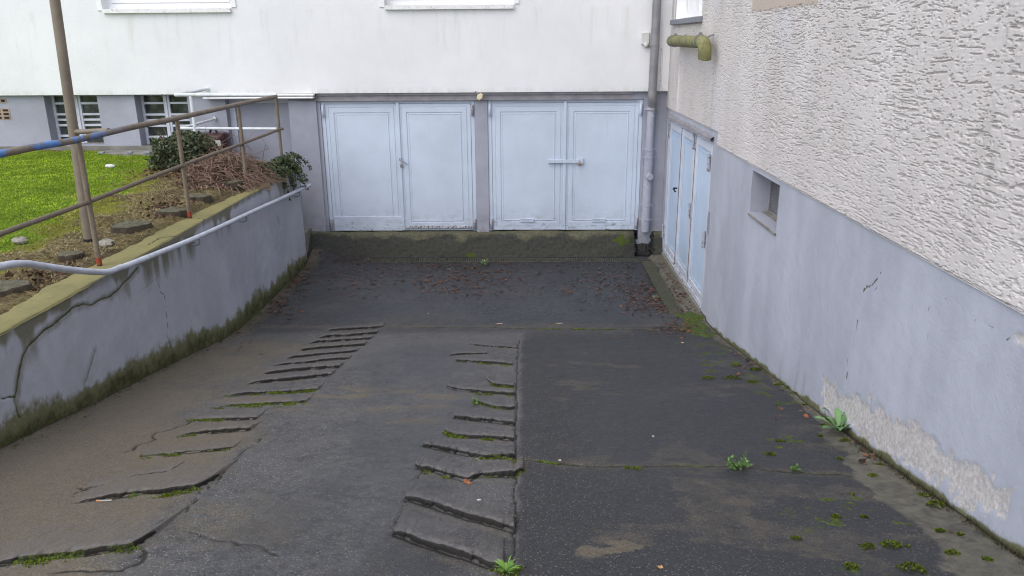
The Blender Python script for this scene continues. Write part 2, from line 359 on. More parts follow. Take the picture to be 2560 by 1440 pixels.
def open_wall(mb,u0,u1,z0,z1,ops,put):
    """solid pieces of a wall round its openings (u0,u1,z0,z1)"""
    br=sorted({u0,u1,*[o[0] for o in ops],*[o[1] for o in ops]})
    for a,b in zip(br[:-1],br[1:]):
        c=(a+b)/2;z=z0
        for o in sorted([o for o in ops if o[0]<c<o[1]],key=lambda o:o[2]):
            if o[2]>z: put(mb,a,b,z,o[2])
            z=o[3]
        if z<z1: put(mb,a,b,z,z1)
def lin(breaks,steps):
    out=[np.array([breaks[0]])]
    for a,b,s in zip(breaks[:-1],breaks[1:],steps):
        n=max(1,int(round((b-a)/s)));out.append(np.linspace(a,b,n+1)[1:])
    return np.concatenate(out)
def cloud(name,C,size,mat,parent,cols,elong=1.8,up=0.,normal=None):
    """leaf-sized rhombic faces at points C"""
    n=len(C);d=rng.normal(size=(n,3));d[:,2]+=up;d/=np.linalg.norm(d,axis=1)[:,None]
    e=np.cross(d,rng.normal(size=(n,3)));e/=np.linalg.norm(e,axis=1)[:,None]+1e-9
    s=(np.ones(n)*size*(.6+.8*rng.random(n)))[:,None];nn=np.cross(d,e)
    V=np.stack([C-d*s*elong/2,C+e*s/2+nn*s*.12,C+d*s*elong/2,C-e*s/2+nn*s*.12],1).reshape(-1,3)
    F=np.arange(4*n).reshape(n,4);A=np.ones((4*n,4));A[:,:3]=np.repeat(cols,4,0)
    off=np.array(wloc(parent)) if parent else 0
    o=link_mesh(name,np_mesh(name,V-off,F,False,{'col':A}),mat,parent);return o
def lerp_cols(n,a,b,pw=1.): t=rng.random((n,1))**pw; return np.array(a)*(1-t)+np.array(b)*t

# ================================================================== SETTING: driveway
def ramp_pl(pts): return [tuple(onR(*p)[:2]) for p in pts]
TREADS=[ # near edges of the anti-slip ribs (photo pixels), left strip then right strip; (points, step height, length)
 ([(811,826),(957,816)],.03,.2),([(790,844),(943,831)],.035,.2),([(769,858),(928,846)],.035,.2),([(739,875),(912,861)],.035,.22),
 ([(711,893),(892,878)],.035,.22),([(680,912),(872,897)],.03,.22),([(650,932),(849,918)],.04,.25),([(614,958),(826,939)],.04,.25),
 ([(565,988),(794,975)],.03,.25),([(519,1018),(766,1003)],.03,.25),([(468,1047),(642,1044)],.022,.25),([(437,1085),(627,1073)],.035,.25),
 ([(345,1140),(581,1119)],.02,.2),([(205,1219),(300,1205),(340,1190),(426,1180)],.012,.2),
 ([(130,1281),(164,1255),(330,1237),(493,1219),(545,1188)],.04,.4),([(-60,1410),(60,1402),(185,1389),(329,1368),(385,1337)],.045,.4),
 ([(1174,860),(1293,870)],.02,.16),([(1123,889),(1160,886),(1219,885)],.022,.12),([(1140,903),(1281,913)],.03,.16),([(1215,948),(1236,963),(1285,967)],.03,.15),
 ([(1117,969),(1170,978),(1287,987)],.035,.2),([(1183,1002),(1211,1014),(1256,1022),(1287,1021)],.03,.2),([(1135,1043),(1287,1061)],.04,.25),
 ([(1111,1079),(1129,1088),(1285,1098)],.035,.25),([(1058,1114),(1215,1145),(1287,1143)],.045,.27),
 ([(1039,1167),(1121,1190),(1170,1202),(1203,1190),(1285,1192),(1308,1178)],.045,.3),([(1013,1247),(1150,1288),(1285,1327)],.05,.34),([(984,1335),(1120,1380),(1256,1424)],.05,.34)]
CRACKS=[([(1050,818),(1240,818),(1330,822),(1450,820),(1560,822),(1640,826)],.018,.6),
 ([(1308,1178),(1290,1150),(1345,1152),(1400,1162),(1500,1167),(1600,1168),(1700,1165),(1830,1165),(1950,1180),(2080,1185),(2130,1190)],.014,.65),
 ([(1297,850),(1290,985),(1288,1150),(1286,1300),(1284,1440)],.008,.3),
 ([(308,1129),(385,1096),(396,1078),(462,1060),(514,1029)],.012,.2),([(150,1430),(298,1425),(340,1400),(355,1373)],.011,.3),
 ([(462,1330),(520,1338),(590,1360),(660,1366),(719,1384)],.007,.1),([(545,1188),(600,1140),(630,1112),(660,1085)],.008,.1),([(205,1219),(190,1235),(185,1240)],.008,.1),
 ([(1013,1247),(1040,1210),(1058,1165)],.007,0),([(984,1335),(1000,1300),(1013,1247)],.007,0),([(385,1337),(400,1310),(470,1270),(545,1188)],.006,0)]
MOSSL=[([(670,982),(790,976)],.035,1.),([(565,989),(650,984)],.03,.6),([(525,1019),(600,1014),(700,1010),(762,1005)],.05,1.),([(468,1049),(560,1047)],.03,.9),([(445,1087),(520,1083)],.02,.6),
 ([(357,1140),(455,1133)],.05,1.),([(520,1124),(580,1120)],.02,.5),([(330,1238),(420,1236),(500,1222)],.03,.75),([(40,1405),(110,1400),(185,1393)],.05,1.),([(265,1382),(345,1370)],.035,.95),
 ([(1225,960),(1285,968)],.035,.85),([(1180,984),(1287,989)],.02,.6),([(1190,1008),(1215,1018),(1260,1023)],.035,.85),([(1111,1081),(1135,1090),(1165,1091)],.035,1.),([(1200,1094),(1235,1098)],.02,.7),
 ([(1185,1146),(1290,1150)],.035,1.),([(1165,1203),(1205,1193),(1300,1186)],.03,.8),([(1060,1180),(1125,1193)],.03,.75),([(1345,1152),(1400,1160)],.018,.9),([(1560,1170),(1600,1172)],.025,.9),
 ([(1150,905),(1281,915)],.018,.5),([(1284,1270),(1284,1300)],.02,.8),([(1230,1425),(1285,1430),(1300,1420)],.06,.9),([(1440,820),(1480,822)],.025,.9),([(1330,822),(1560,823)],.016,.55),
 ([(1700,790),(1725,800),(1742,825),(1765,838)],.26,1.35),([(1690,822),(1760,842)],.14,.8),([(1900,920),(1990,985)],.06,.55),([(1780,915),(1850,920),(1900,950)],.06,.6),([(1730,945),(1800,950)],.05,.5),([(1950,965),(2000,990)],.05,.6),
 ([(2120,1100),(2200,1170)],.05,.5),([(2290,1235),(2350,1262)],.05,.75),([(270,1055),(300,1050)],.05,.6),([(190,1085),(205,1075)],.05,.5)]
def build_driveway():
    xs=lin([XL-.03,-1.9,-.0,.1,XR+.02],[.0125,.0125,.012,.0135])
    ys=lin([-3,1.6,2.4,5,8.6,11.74],[.1,.03,.0085,.012,.017])
    X,Y=np.meshgrid(xs,ys);Z=rampz(Y)
    Zs=np.interp(ys,ys,rampz(ys));k=np.exp(-np.linspace(-2,2,41)**2);k/=k.sum()
    m=ys>2.2;Z=Z+0
    z1=rampz(ys);zc=np.convolve(np.pad(z1,20,mode='edge'),k,'valid');z1=np.where((ys>2.6)&(ys<11.4),zc,z1);Z=np.repeat(z1[:,None],len(xs),1)
    n1=fbm(X*1.3,Y*1.3,4,3);n2=fbm(X*9,Y*9,4,5);n3=fbm(X*30,Y*30,3,8)
    Z+= (n1-.5)*.03+(n2-.5)*.010+(n3-.5)*.0032
    moss=np.zeros_like(X);dirt=np.zeros_like(X);crk=np.zeros_like(X);damp=np.zeros_like(X);conc=np.zeros_like(X);dk=np.zeros_like(X);worn=np.zeros_like(X);slab=np.zeros_like(X)
    for i,(pts,A,L) in enumerate(TREADS):
        pl=ramp_pl(pts);px=[p[0] for p in pl];py=[p[1] for p in pl]
        j=(fbm(X*7,Y*0+i*3.1,3,11)-.5)*.024
        ye=np.interp(X,px,py)+j
        d=Y-ye
        wear=.72+.56*fbm(X*3,Y*0+i,3,40)
        e1=.05 if i<16 else .004
        inx=ss(px[0]-.012,px[0]+e1,X+(n2-.5)*.05)*ss(px[-1]+.01,px[-1]-.015,X+(n2-.5)*.04)
        gro=np.exp(-((d+.014)/.013)**2)*inx*(.006+.12*A)
        Z-=gro
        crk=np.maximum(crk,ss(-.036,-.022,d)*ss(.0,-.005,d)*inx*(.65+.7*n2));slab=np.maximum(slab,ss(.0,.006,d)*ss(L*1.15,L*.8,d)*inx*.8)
        dirt=np.maximum(dirt,ss(.02,.0,np.abs(d+.05)-.05)*inx*.5)
    for pts,w,ms in CRACKS:
        pl=ramp_pl(pts);jt=.03 if pts[0]==(1297,850) else .1;d,t=pdist(X+(n2-.5)*jt+(n3-.5)*.02,Y+(n2-.5)*.06+(n3-.5)*.03,pl)
        g=np.exp(-(d/w)**2);Z-=g*.012;crk=np.maximum(crk,g*.95);moss=np.maximum(moss,np.exp(-(d/(w*2.2))**2)*ms*(.35+.9*fbm(X*5,Y*5,3,90)))
        dirt=np.maximum(dirt,np.exp(-(d/.09)**2)*ms*.9)
    for pts,w,a in MOSSL:
        pl=ramp_pl(pts)
        if len(pl)>1:
            d,t=pdist(X+(n2-.5)*w,Y+(n3-.5)*w*.6,pl);g=ss(w*.8,w*.2,d)*a*(.3+1.1*fbm(X*6,Y*6,3,93))
            moss=np.maximum(moss,g);Z+=g*.010*(n3+.4)
    nA=fbm(X*.9,Y*.9,4,21);nB=fbm(X*2.5,Y*2.5,4,22)
    dl=ss(-1.2,-2.6,X+(nA-.5)*1.6)*ss(9.0,7.2,Y)           # dirty strip by the garden wall
    dirt=np.maximum(dirt,dl*(.55+.5*nB))
    dirt=np.maximum(dirt,ss(4.6,3.0,Y)*ss(.4,-1.2,X)*.55*nB*1.6);dirt=np.maximum(dirt,ss(-1.5,-1.9,X+(nA-.5)*.5)*ss(5.6,4.6,Y)*.95)
    dirt=np.maximum(dirt,np.exp(-((Y-5.55)/.35)**2)*ss(.0,-.7,X)*1.3*ss(.42,.62,fbm(X*3,Y*7,4,97)))    # pale silt across the middle
    dirt=np.maximum(dirt,np.exp(-(((X+.75)/.35)**2+((Y-4.95)/.12)**2))*.9)
    dirt=np.maximum(dirt,np.exp(-((X-XL)/.25)**2)*.8)
    dirt=np.maximum(dirt,np.exp(-((Y-8.5)/.16)**2)*.5)
    dirt=np.maximum(dirt,np.exp(-(((X-.4)/.28)**2+((Y-2.95)/.10)**2))*1.3*ss(.46,.6,fbm(X*7,Y*12,4,95)))
    dirt=np.maximum(dirt,ss(.60,.68,fbm(X*2.1,Y*3.6,5,96))*ss(.0,.3,X)*ss(8.3,7.5,Y)*.5)
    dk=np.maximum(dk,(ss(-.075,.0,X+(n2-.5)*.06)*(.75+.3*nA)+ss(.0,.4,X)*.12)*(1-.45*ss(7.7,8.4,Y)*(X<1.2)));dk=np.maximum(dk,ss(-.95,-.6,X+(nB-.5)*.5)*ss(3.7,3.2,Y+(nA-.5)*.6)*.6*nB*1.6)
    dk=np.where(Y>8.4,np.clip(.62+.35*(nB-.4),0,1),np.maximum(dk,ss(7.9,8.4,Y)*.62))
    fl=ss(8.3,8.9,Y+(nB-.5)*.8)*ss(-3.1,-2.3,X+(nA-.5))*ss(1.95,1.5,X)
    damp=np.maximum(damp,fl*(.45+.8*np.clip(nA*1.4-.2,0,1)))
    damp=np.maximum(damp,ss(-.1,-.5,np.abs(X+.85+(nA-.5)*.9)-.75)*ss(8.4,7.4,Y)*(.3+.6*nB))
    damp=np.maximum(damp,ss(.0,.6,X)*ss(8.6,7.5,Y)*(.15+.5*nA))
    # concrete margin along the right-hand wall, broken edge
    e=XR-.03-X+(fbm(X*3,Y*3,5,31)-.5)*.26+(n3-.5)*.05
    wd=np.interp(Y,[2,2.9,3.6,4.3,4.9,5.6,8.4,8.65,11.74],[.34,.32,.27,.2,.1,.03,.03,.19,.2])
    conc=np.maximum(conc,ss(wd+.07,wd-.05,e)*(.5+.45*nB))
    Z+=ss(8.7,8.75,Y)*ss(XR-.2,XR-.17,X)*.035
    dirt=np.maximum(dirt,np.exp(-((XR-X)/.07)**2)*.8);crk=np.maximum(crk,np.exp(-((XR-X)/.018)**2)*.9)
    crk=np.maximum(crk,np.exp(-((X-XL)/.025)**2)*.9)
    # small moss dots near the right front
    q=fbm(X*3.1,Y*3.1,4,77);q2=fbm(X*17,Y*17,3,78)
    moss=np.maximum(moss,ss(.56,.66,q)*ss(.54,.64,q2)*ss(.9,1.6,X)*ss(8.6,7.5,Y)*.9)
    moss=np.maximum(moss,np.exp(-((X-XL-.02)/.10)**2)*.55*ss(.3,.6,nB))
    # far edge: asphalt runs up to the path by the garden wall
    upz=ss(-2.75,-3.25,X)*ss(11.1,11.75,Y)*.16;Z+=upz
    Z[ys>11.73]-=0
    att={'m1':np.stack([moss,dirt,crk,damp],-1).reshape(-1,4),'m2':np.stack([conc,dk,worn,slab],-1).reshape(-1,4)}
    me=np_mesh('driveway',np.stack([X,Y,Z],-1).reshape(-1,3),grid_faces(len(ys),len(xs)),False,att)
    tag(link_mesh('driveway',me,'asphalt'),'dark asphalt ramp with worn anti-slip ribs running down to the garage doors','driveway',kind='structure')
    return xs,ys,Z,att['m1'].reshape(len(ys),len(xs),4),att['m2'].reshape(len(ys),len(xs),4)
RXS,RYS,RZG,RM1,RM2=build_driveway()
def gz(x,y):
    i=int(np.clip(np.searchsorted(RXS,x),0,len(RXS)-1));j=int(np.clip(np.searchsorted(RYS,y),0,len(RYS)-1));return float(RZG[j,i])
def onG(px,py):
    p=onR(px,py);return np.array([p[0],p[1],gz(p[0],p[1])])

def samp(A,x,y):
    fx=np.interp(x,RXS,np.arange(len(RXS)));fy=np.interp(y,RYS,np.arange(len(RYS)))
    ix=np.clip(fx.astype(int),0,len(RXS)-2);iy=np.clip(fy.astype(int),0,len(RYS)-2);u=fx-ix;v=fy-iy
    if A.ndim==3: u=u[...,None];v=v[...,None]
    return (A[iy,ix]*(1-u)+A[iy,ix+1]*u)*(1-v)+(A[iy+1,ix]*(1-u)+A[iy+1,ix+1]*u)*v
def build_ribs(parent):
    for i,(pts,A,L) in enumerate(TREADS):
        left=i<16
        pl=ramp_pl(pts);px=[p[0] for p in pl];py=[p[1] for p in pl]
        n=max(8,int((px[-1]-px[0])/.0065));x0=np.linspace(px[0],px[-1],n)
        x=np.concatenate([[x0[0]-.006],x0,[x0[-1]+.005]])
        ye=np.interp(x,px,py)+(fbm(x*7,x*0+i*3.1,3,11)-.5)*.024+(fbm(x*60,x*0+i,3,44)-.5)*.017
        hh=A*.66*(.85+.3*fbm(x*3,x*0+i,2,40))
        if left: hh=hh*ss(px[0]-.01,px[0]+(.22 if i>8 else .10),x)
        else: hh=hh*(.75+.25*ss(px[0],px[0]+.1,x))
        ds=np.array([-.002,-.001,.001,.004,.012,.024,.04,.06]+[.06+(L-.06)*k/9 for k in range(1,10)]);fr=np.array([-9,.5,.93,1.,1.,.985,.96,.93]+[1-(.06+(L-.06)*k/9)/L*.98 for k in range(1,10)])
        Xg=np.repeat(x[None],len(ds),0);Yg=ye[None]+ds[:,None]+(ss(.66,.70,fbm(x*24,x*0+i*5,2,45))*.016)[None]*np.exp(-(ds[:,None]/.03)**2)
        Zb=samp(RZG,Xg,np.maximum(Yg,ye[None]+.022));q=fbm(Xg*34,Yg*34,3,47)-.5;q2=fbm(Xg*9,Yg*9,3,48)-.5
        Zg=Zb+np.where(fr[:,None]<-1,-.014,fr[:,None]*hh[None]*(1-.45*(ss(.64,.70,fbm(x*24,x*0+i*5,2,45)))[None]*np.exp(-(ds[:,None]/.03)**2))+q*.0085+q2*.005)
        Zg[-1]=Zb[-1]-.006;Zg[:,0]=Zb[:,0]-.012;Zg[:,-1]=Zb[:,-1]-.012
        m1=samp(RM1,Xg,Yg+.03);m2=samp(RM2,Xg,Yg+.02)
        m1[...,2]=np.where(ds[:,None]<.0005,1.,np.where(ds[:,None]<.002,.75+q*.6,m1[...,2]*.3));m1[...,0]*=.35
        m1[:3,:,0]=np.maximum(m1[:3,:,0],samp(RM1,Xg[:3],Yg[:3]-.02)[...,0]*.75)
        wv=((ds>.005)&(ds<.03))[:,None]*np.clip(hh/.02,0,1)[None]*ss(-.06,.12,q)*.5
        m2[...,2]=wv;m2[...,3]=np.clip(1-ds/L,.3,1)[:,None]
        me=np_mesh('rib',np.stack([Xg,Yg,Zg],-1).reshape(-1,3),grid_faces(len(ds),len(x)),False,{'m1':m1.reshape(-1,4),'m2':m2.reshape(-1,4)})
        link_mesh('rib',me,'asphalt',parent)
build_ribs(bpy.data.objects['driveway'])
def build_kerb():
    xs=lin([XL-.6,1.6,XR],[.02,.012]);t=lin([0,1],[1/34.])
    X,T=np.meshgrid(xs,t)
    # profile: foot of the slope -> threshold under the doors
    py=np.interp(T,[0,.72,.8,1],[11.70,11.90,11.94,12.05]);pz=np.interp(T,[0,.72,.8,1],[-3.23,-2.90,-2.865,-2.85])
    lift=ss(-2.6,-3.35,X)*(1-T)                              # the left end dies into the path
    n=fbm(X*5,T*3+7,4,4);n2=fbm(X*18,T*12,3,6)
    pz=pz+lift*.17+(n-.5)*.03+(n2-.5)*.012;py=py-(n-.5)*.03+lift*.02-(n2-.5)*.015
    ga=ss(1.70,1.75,X+(n2-.5)*.06)*ss(2.0,1.93,X+(n2-.5)*.09);py=py+ga*.20*ss(1.,.75,T)*ss(-.1,.05,T)
    pz=pz-ga*.05*ss(.6,.9,T)
    top=ss(.42,.85,T+(n-.5)*.5);wet=ga*.9;wet=np.maximum(wet,ss(1.5,1.72,X+(n-.5)*.3)*ss(2.03,1.95,X)*.75)
    moss=np.exp(-(((X-1.52)/.17)**2+((T-.55)/.3)**2))*1.5*ss(.4,.62,fbm(X*14,T*7,3,98))
    moss=np.maximum(moss,np.exp(-(((X+.85)/.12)**2+((T-.15)/.12)**2))*.7)
    A=np.stack([top,wet,moss,moss*0+1],-1).reshape(-1,4)
    me=np_mesh('kerb',np.stack([X,py,pz],-1).reshape(-1,3),grid_faces(len(t),len(xs)),True,{'m1':A})
    tag(link_mesh('kerb',me,'kerb'),'mossy sloping concrete kerb below the garage doors','kerb',kind='structure')
build_kerb()
# ground sheet, street behind the viewer, path in front of the basement door
def sheet(name,x0,x1,y0,y1,z,mat,label,cat):
    o=MB().add([(x0,y0,z),(x1,y0,z),(x1,y1,z),(x0,y1,z)],[(0,1,2,3)]).build(name,mat);tag(o,label,cat,kind='structure')
sheet('ground',-300,300,-300,300,-3.9,'soil','bare ground far around the buildings','ground')
sheet('street',-40,30,-40,-2.98,-1.404,'street','asphalt street at the top of the ramp','street')
o=MB().box(-6.4,XL-.05,11.42,12.2,-3.2,-2.78).build('path','concrete');tag(o,'sunken concrete path in front of the basement door','path',kind='structure')

# ================================================================== lawn
def topz(y): return np.interp(y,[-3,-1,3,12],[-1.38,-1.42,-1.735,-1.745])
def lawnz(x,y):
    b=np.interp(y,[-3,-1,3,5,11.5],[-1.4,-1.44,-1.74,-1.74,-1.60])
    return b-.015*ss(-4.4,-3.6,x)+ .05*ss(-5,-7,x)*ss(6,9,y)
LPOL=[(0,598),(60,570),(160,545),(250,500),(330,465),(345,440),(380,420)]
def build_lawn():
    xs=lin([-24,-9.5,-3.44],[.3,.022]);ys=lin([-3,3.8,10.4,11.18],[.2,.022,.03])
    xs2=xs;X,Y=np.meshgrid(xs,ys);Z=lawnz(X,Y)
    n=fbm(X*3,Y*3,4,51);n2=fbm(X*11,Y*11,4,52);fr=ss(-3.46,-3.62,X);Z=Z+((n-.5)*.06+(n2-.5)*.035)*fr-(1-fr)*.07
    gp=[onZ(*p,-1.69)[:2] for p in LPOL];gy=[p[1] for p in gp];gx=[p[0] for p in gp]
    edge=np.interp(Y,gy,gx)
    gr=ss(.9,-.55,X-edge+(n-.5)*1.1)
    gr=np.where(Y>10.6,gr*.98,gr)
    st=np.clip(.75-.9*np.abs(fbm(X*1.7,Y*1.7,3,53)-.45)*2,0,1);lf=n*0
    me=np_mesh('lawn',np.stack([X,Y,Z],-1).reshape(-1,3),grid_faces(len(ys),len(xs)),True,{'m1':np.stack([gr,st,lf,lf+1],-1).reshape(-1,4)})
    tag(link_mesh('lawn',me,'lawn'),'bright green mossy lawn with a bare strawy border along the garden wall','lawn',kind='structure')
    # strip of lawn left of the stairwell reaching the plinth
    xs3=lin([-24,-9.5,-5.45],[.3,.03]);ys3=lin([11.18,12.0],[.03]);X3,Y3=np.meshgrid(xs3,ys3)
    n3=fbm(X3*3,Y3*3,4,51);m3=fbm(X3*11,Y3*11,4,52);Z3=lawnz(X3,Y3)+(n3-.5)*.06+(m3-.5)*.035
    g3=ss(12.0,11.7,Y3+(n3-.5)*.3)
    V=np.stack([X3,Y3,Z3],-1).reshape(-1,3)
    me=np_mesh('lawn_edge',V,grid_faces(len(ys3),len(xs3)),True,{'m1':np.stack([g3,g3*0+.3,g3*0,g3*0+1],-1).reshape(-1,4)})
    tag(link_mesh('lawn_edge',me,'lawn'),'far edge of the lawn along the building plinth','lawn',kind='structure')
    # blades
    N=150000
    bx=-9.5+5.9*rng.random(N);by=4+7.95*rng.random(N)
    ok=(by<11.15)|(bx<-5.5);bx=bx[ok];by=by[ok]
    e=np.interp(by,gy,gx);nn=fbm(bx*3,by*3,4,51);g=ss(.9,-.55,bx-e+(nn-.5)*1.1);g=np.where(by>11.15,1,g)*ss(12,11.75,by)
    bz=lawnz(bx,by)+(nn-.5)*.06+(fbm(bx*11,by*11,4,52)-.5)*.035
    r=rng.random(len(bx));green=r<g*.97
    dry=(~green)&(rng.random(len(bx))<.55)&(fbm(bx*2.6,by*2.6,3,60)>.40)
    sel=green|dry;bx,by,bz,green,g,nn=[a[sel] for a in (bx,by,bz,green,g,nn)];n=len(bx)
    h=np.where(green,.006+.016*rng.random(n),.008+.014*rng.random(n));ln=np.where(green,.025,.09)
    az=rng.random(n)*6.283;dx=np.cos(az);dy=np.sin(az);w=np.where(green,.006,.005)
    b=np.stack([bx,by,bz-.004],-1);t=b+np.stack([dx*ln*rng.random(n),dy*ln*rng.random(n),h],-1)
    sd=np.stack([-dy*w,dx*w,0*w],-1)
    V=np.stack([b-sd,b+sd,t],1).reshape(-1,3)
    cg=lerp_cols(n,(.19,.27,.018),(.34,.43,.036));co=lerp_cols(n,(.16,.17,.02),(.27,.25,.045));cd=lerp_cols(n,(.13,.095,.045),(.42,.34,.19))
    k=np.clip((g-.3)/.5,0,1)[:,None];tv=(fbm(bx*1.3,by*1.3,3,61)[:,None]-.5)*1.3+(fbm(bx*6,by*6,3,62)[:,None]-.5)*1.1+1
    c=np.where(green[:,None],(co*(1-k)+cg*k)*tv,cd);A=np.ones((3*n,4));A[:,:3]=np.repeat(c,3,0)
    me=np_mesh('grass',V,np.arange(3*n).reshape(n,3),False,{'col':A})
    tag(link_mesh('grass',me,'grassm'),'short green grass and dry straw growing on the lawn','grass',kind='stuff')
build_lawn()
# ================================================================== retaining wall
def build_wall():
    base=thing('retaining_wall',(XL-.15,8,-1.74),'blue-grey rendered garden wall, cracked and mossy, left of the ramp','retaining wall')
    off=np.array(wloc(base))
    ys=lin([-3,3.6,11.42],[.1,.0135]);zs=lin([0,1],[1/110.])
    Y,T=np.meshgrid(ys,zs);zb=rampz(Y)-.06;zt=topz(Y);Z=zb+(zt-zb)*T
    H=Z-rampz(Y);D=zt-Z
    n=fbm(Y*1.4,Z*1.4,4,13);n2=fbm(Y*8,Z*8,4,14);n3=fbm(Y*3,Z*.6,3,15);col1=fbm(Y*6,Y*0+2,3,16);col2=fbm(Y*14,Y*0+5,3,18)
    X=np.full_like(Y,XL)-(n-.5)*.03-(n2-.5)*.008
    hm=np.interp(Y,[3,5,6.5,8,9,11.4],[.12,.14,.17,.2,.2,.15])
    hh=hm*(.95+.9*(fbm(Y*1.5,Y*0+1,3,28)-.5)+.3*(col1-.45)+.15*(col2-.5)+.25*(n2-.5))
    moss=ss(2.0,.0,H/hh)*(.7+.6*n2)
    alg=np.clip(ss(.55,.05,D)*ss(.40,.75,col1)*1.0+ss(.12,.02,D)*.8+ss(.5,.0,H)*.35,0,1)
    alg=np.maximum(alg,ss(9.,10.8,Y)*ss(.45,.1,D)*.55)
    crk=np.zeros_like(Y);bare=np.zeros_like(Y)
    def wp(pts): return [(onX(*p,XL)[1],onX(*p,XL)[2]) for p in pts]
    for pts,w,a in [([(345,672),(310,710),(290,730),(230,760),(180,775),(145,800),(110,830),(75,860),(60,890),(50,940),(42,990),(48,1050)],.010,.8),
        ([(0,1000),(20,992),(42,985)],.008,.8),([(400,690),(402,720),(412,745),(418,780),(422,830),(428,880),(432,893)],.006,.85),
        ([(352,732),(375,712),(392,700)],.004,.5),([(522,600),(528,660),(540,700),(545,725),(562,738)],.004,.5),([(460,640),(465,700),(470,740),(480,790)],.007,.35),
        ([(235,880),(222,935),(215,955)],.02,.55),([(690,540),(696,556)],.03,.5),([(680,550),(668,570)],.02,.4)]:
        pl=wp(pts);d,t=pdist(Y+(n2-.5)*.09,Z+(n2-.5)*.05,pl);g=np.exp(-(d/w)**2)*a
        crk=np.maximum(crk,g);X-=g*.008
        if w>.0085: alg=np.maximum(alg,np.exp(-(d/max(w*5.5,.05))**2)*.95*a)
    bare=ss(.56,.6,fbm(Y*7,Z*5,4,19))*ss(9,10.5,Y)*.45
    V=np.stack([X,Y,Z],-1).reshape(-1,3)-off
    link_mesh('wall_face',np_mesh('wall_face',V,grid_faces(len(zs),len(ys)),True,{'m1':np.stack([moss,alg,crk,bare],-1).reshape(-1,4)}),'wall',base)
    # coping: the worn concrete top, rounded outer edge, ragged inner edge
    u=lin([0,1],[1/26.]);U,Y2=np.meshgrid(u,ys)
    wd=.29+.05*(fbm(Y2*1.6,Y2*0,3,23)-.5)*2+.03*(fbm(Y2*9,Y2*0,3,24)-.5)*2
    wob=(fbm(Y2*2.3,Y2*0+9,3,25)-.5)*.05
    Xc=XL+.006+wob*.35-U*wd;Zc=topz(Y2)+.004-.014*ss(.06,0,U)-.05*ss(.86,1.,U)+(fbm(Xc*9,Y2*9,4,26)-.5)*.014
    q=fbm(Xc*20,Y2*20,3,27);cr=np.zeros_like(Xc)
    for pts in ([(490,548),(500,545),(522,549),(540,540)],[(372,612),(400,596),(430,590),(448,588)]):
        d,t=pdist(Xc+(q-.5)*.05,Y2+(q-.5)*.05,[tuple(onZ(*p,-1.735)[:2]) for p in pts]);cr=np.maximum(cr,np.exp(-(d/.012)**2))
    link_mesh('coping',np_mesh('coping',np.stack([Xc,Y2,Zc],-1).reshape(-1,3)-off,grid_faces(len(ys),len(u),flip=True),True,{'m1':np.stack([cr,cr*0,cr*0,cr*0+1],-1).reshape(-1,4)}),'coping',base)
    b=MB().box(XL-.28,XL-.035,-3,11.40,-3.3,-1.80)                # core, end face and the return along the sunken path
    b.box(-5.4,XL-.285,11.16,11.40,-3.3,-1.72).box(-5.52,-5.402,11.16,11.995,-3.3,-1.66)
    b.build('return_wall','plinth2',base)
    b=MB();ye=11.402
    b.add([(XL+.004,ye,-1.745),(XL+.004,ye,-3.3),(XL-.3,ye,-3.3),(XL-.3,ye,-1.745)],[(0,1,2,3)]).build('end_face','plinth2',base)
    b=MB().tube([(-4.3,11.16,-1.7),(-4.3,11.40,-1.7)],.01)
build_wall()

# ================================================================== white apartment building
YF=11.93
bld=thing('apartment_building',(-5,13,-2.85),'white stucco apartment building with blue-grey plinth and two double garage doors','building')
def bw(px,py,Y=YB): return onY(px,py,Y)
ZF=wz(1200,231,YF)                                   # lower edge of the stucco
XE=XR-.012                                           # right end at the neighbouring house
WIN=[(wx(258,26,YF),wx(579,26,YF),wz(420,33,YF)),(wx(962,18,YF),wx(1285,16,YF),wz(1120,24,YF))]
def fput(mb,a,b,c,d): mb.box(a,b,YF,YF+.4,c,d)
mb=MB();open_wall(mb,-16,XE,ZF,8.,[(a,b,z+.06,z+1.45) for a,b,z in WIN]+[(a,b,z+2.95,z+4.3) for a,b,z in WIN],fput)
mb.build('stucco_wall','facade',bld)
GD=[(wx(803,300,YB)+.0,wx(1187,300,YB)),(wx(1219,300,YB),wx(1607,300,YB))]
GZ0,GZ1=-2.846,wz(1200,250,YB)
BW=[(wx(119,300,YB),wx(251,300,YB),wz(200,362,YB)),(wx(344,300,YB),wx(474,300,YB),wz(410,366,YB))]
DX0,DX1,DZ1=wx(565,270,YB),wx(721,270,YB),wz(640,247,YB)
def pput(mb,a,b,c,d): mb.box(a,b,YB,YB+.35,c,d)
ops=[(GD[0][0],GD[0][1],-3.0,GZ1),(GD[1][0],GD[1][1],-3.0,GZ1),(DX0,DX1,-3.0,DZ1)]+[(a,b,z,ZF-.012) for a,b,z in BW]
mb=MB();open_wall(mb,-16,XE+.01,-3.3,ZF,ops,pput)
mb.build('plinth_wall','plinth',bld)
mb=MB();mb.bbox(DX1+.012,GD[0][0]-.05,YB-.03,YB-.001,-2.86,wz(760,250,YB));mb.build('pilaster','plinth',bld)
mb=MB();mb.box(-16,-5.56,YB-.045,YB-.001,-1.9,wz(100,362,YB)-.02);mb.build('skirting','concrete',bld)
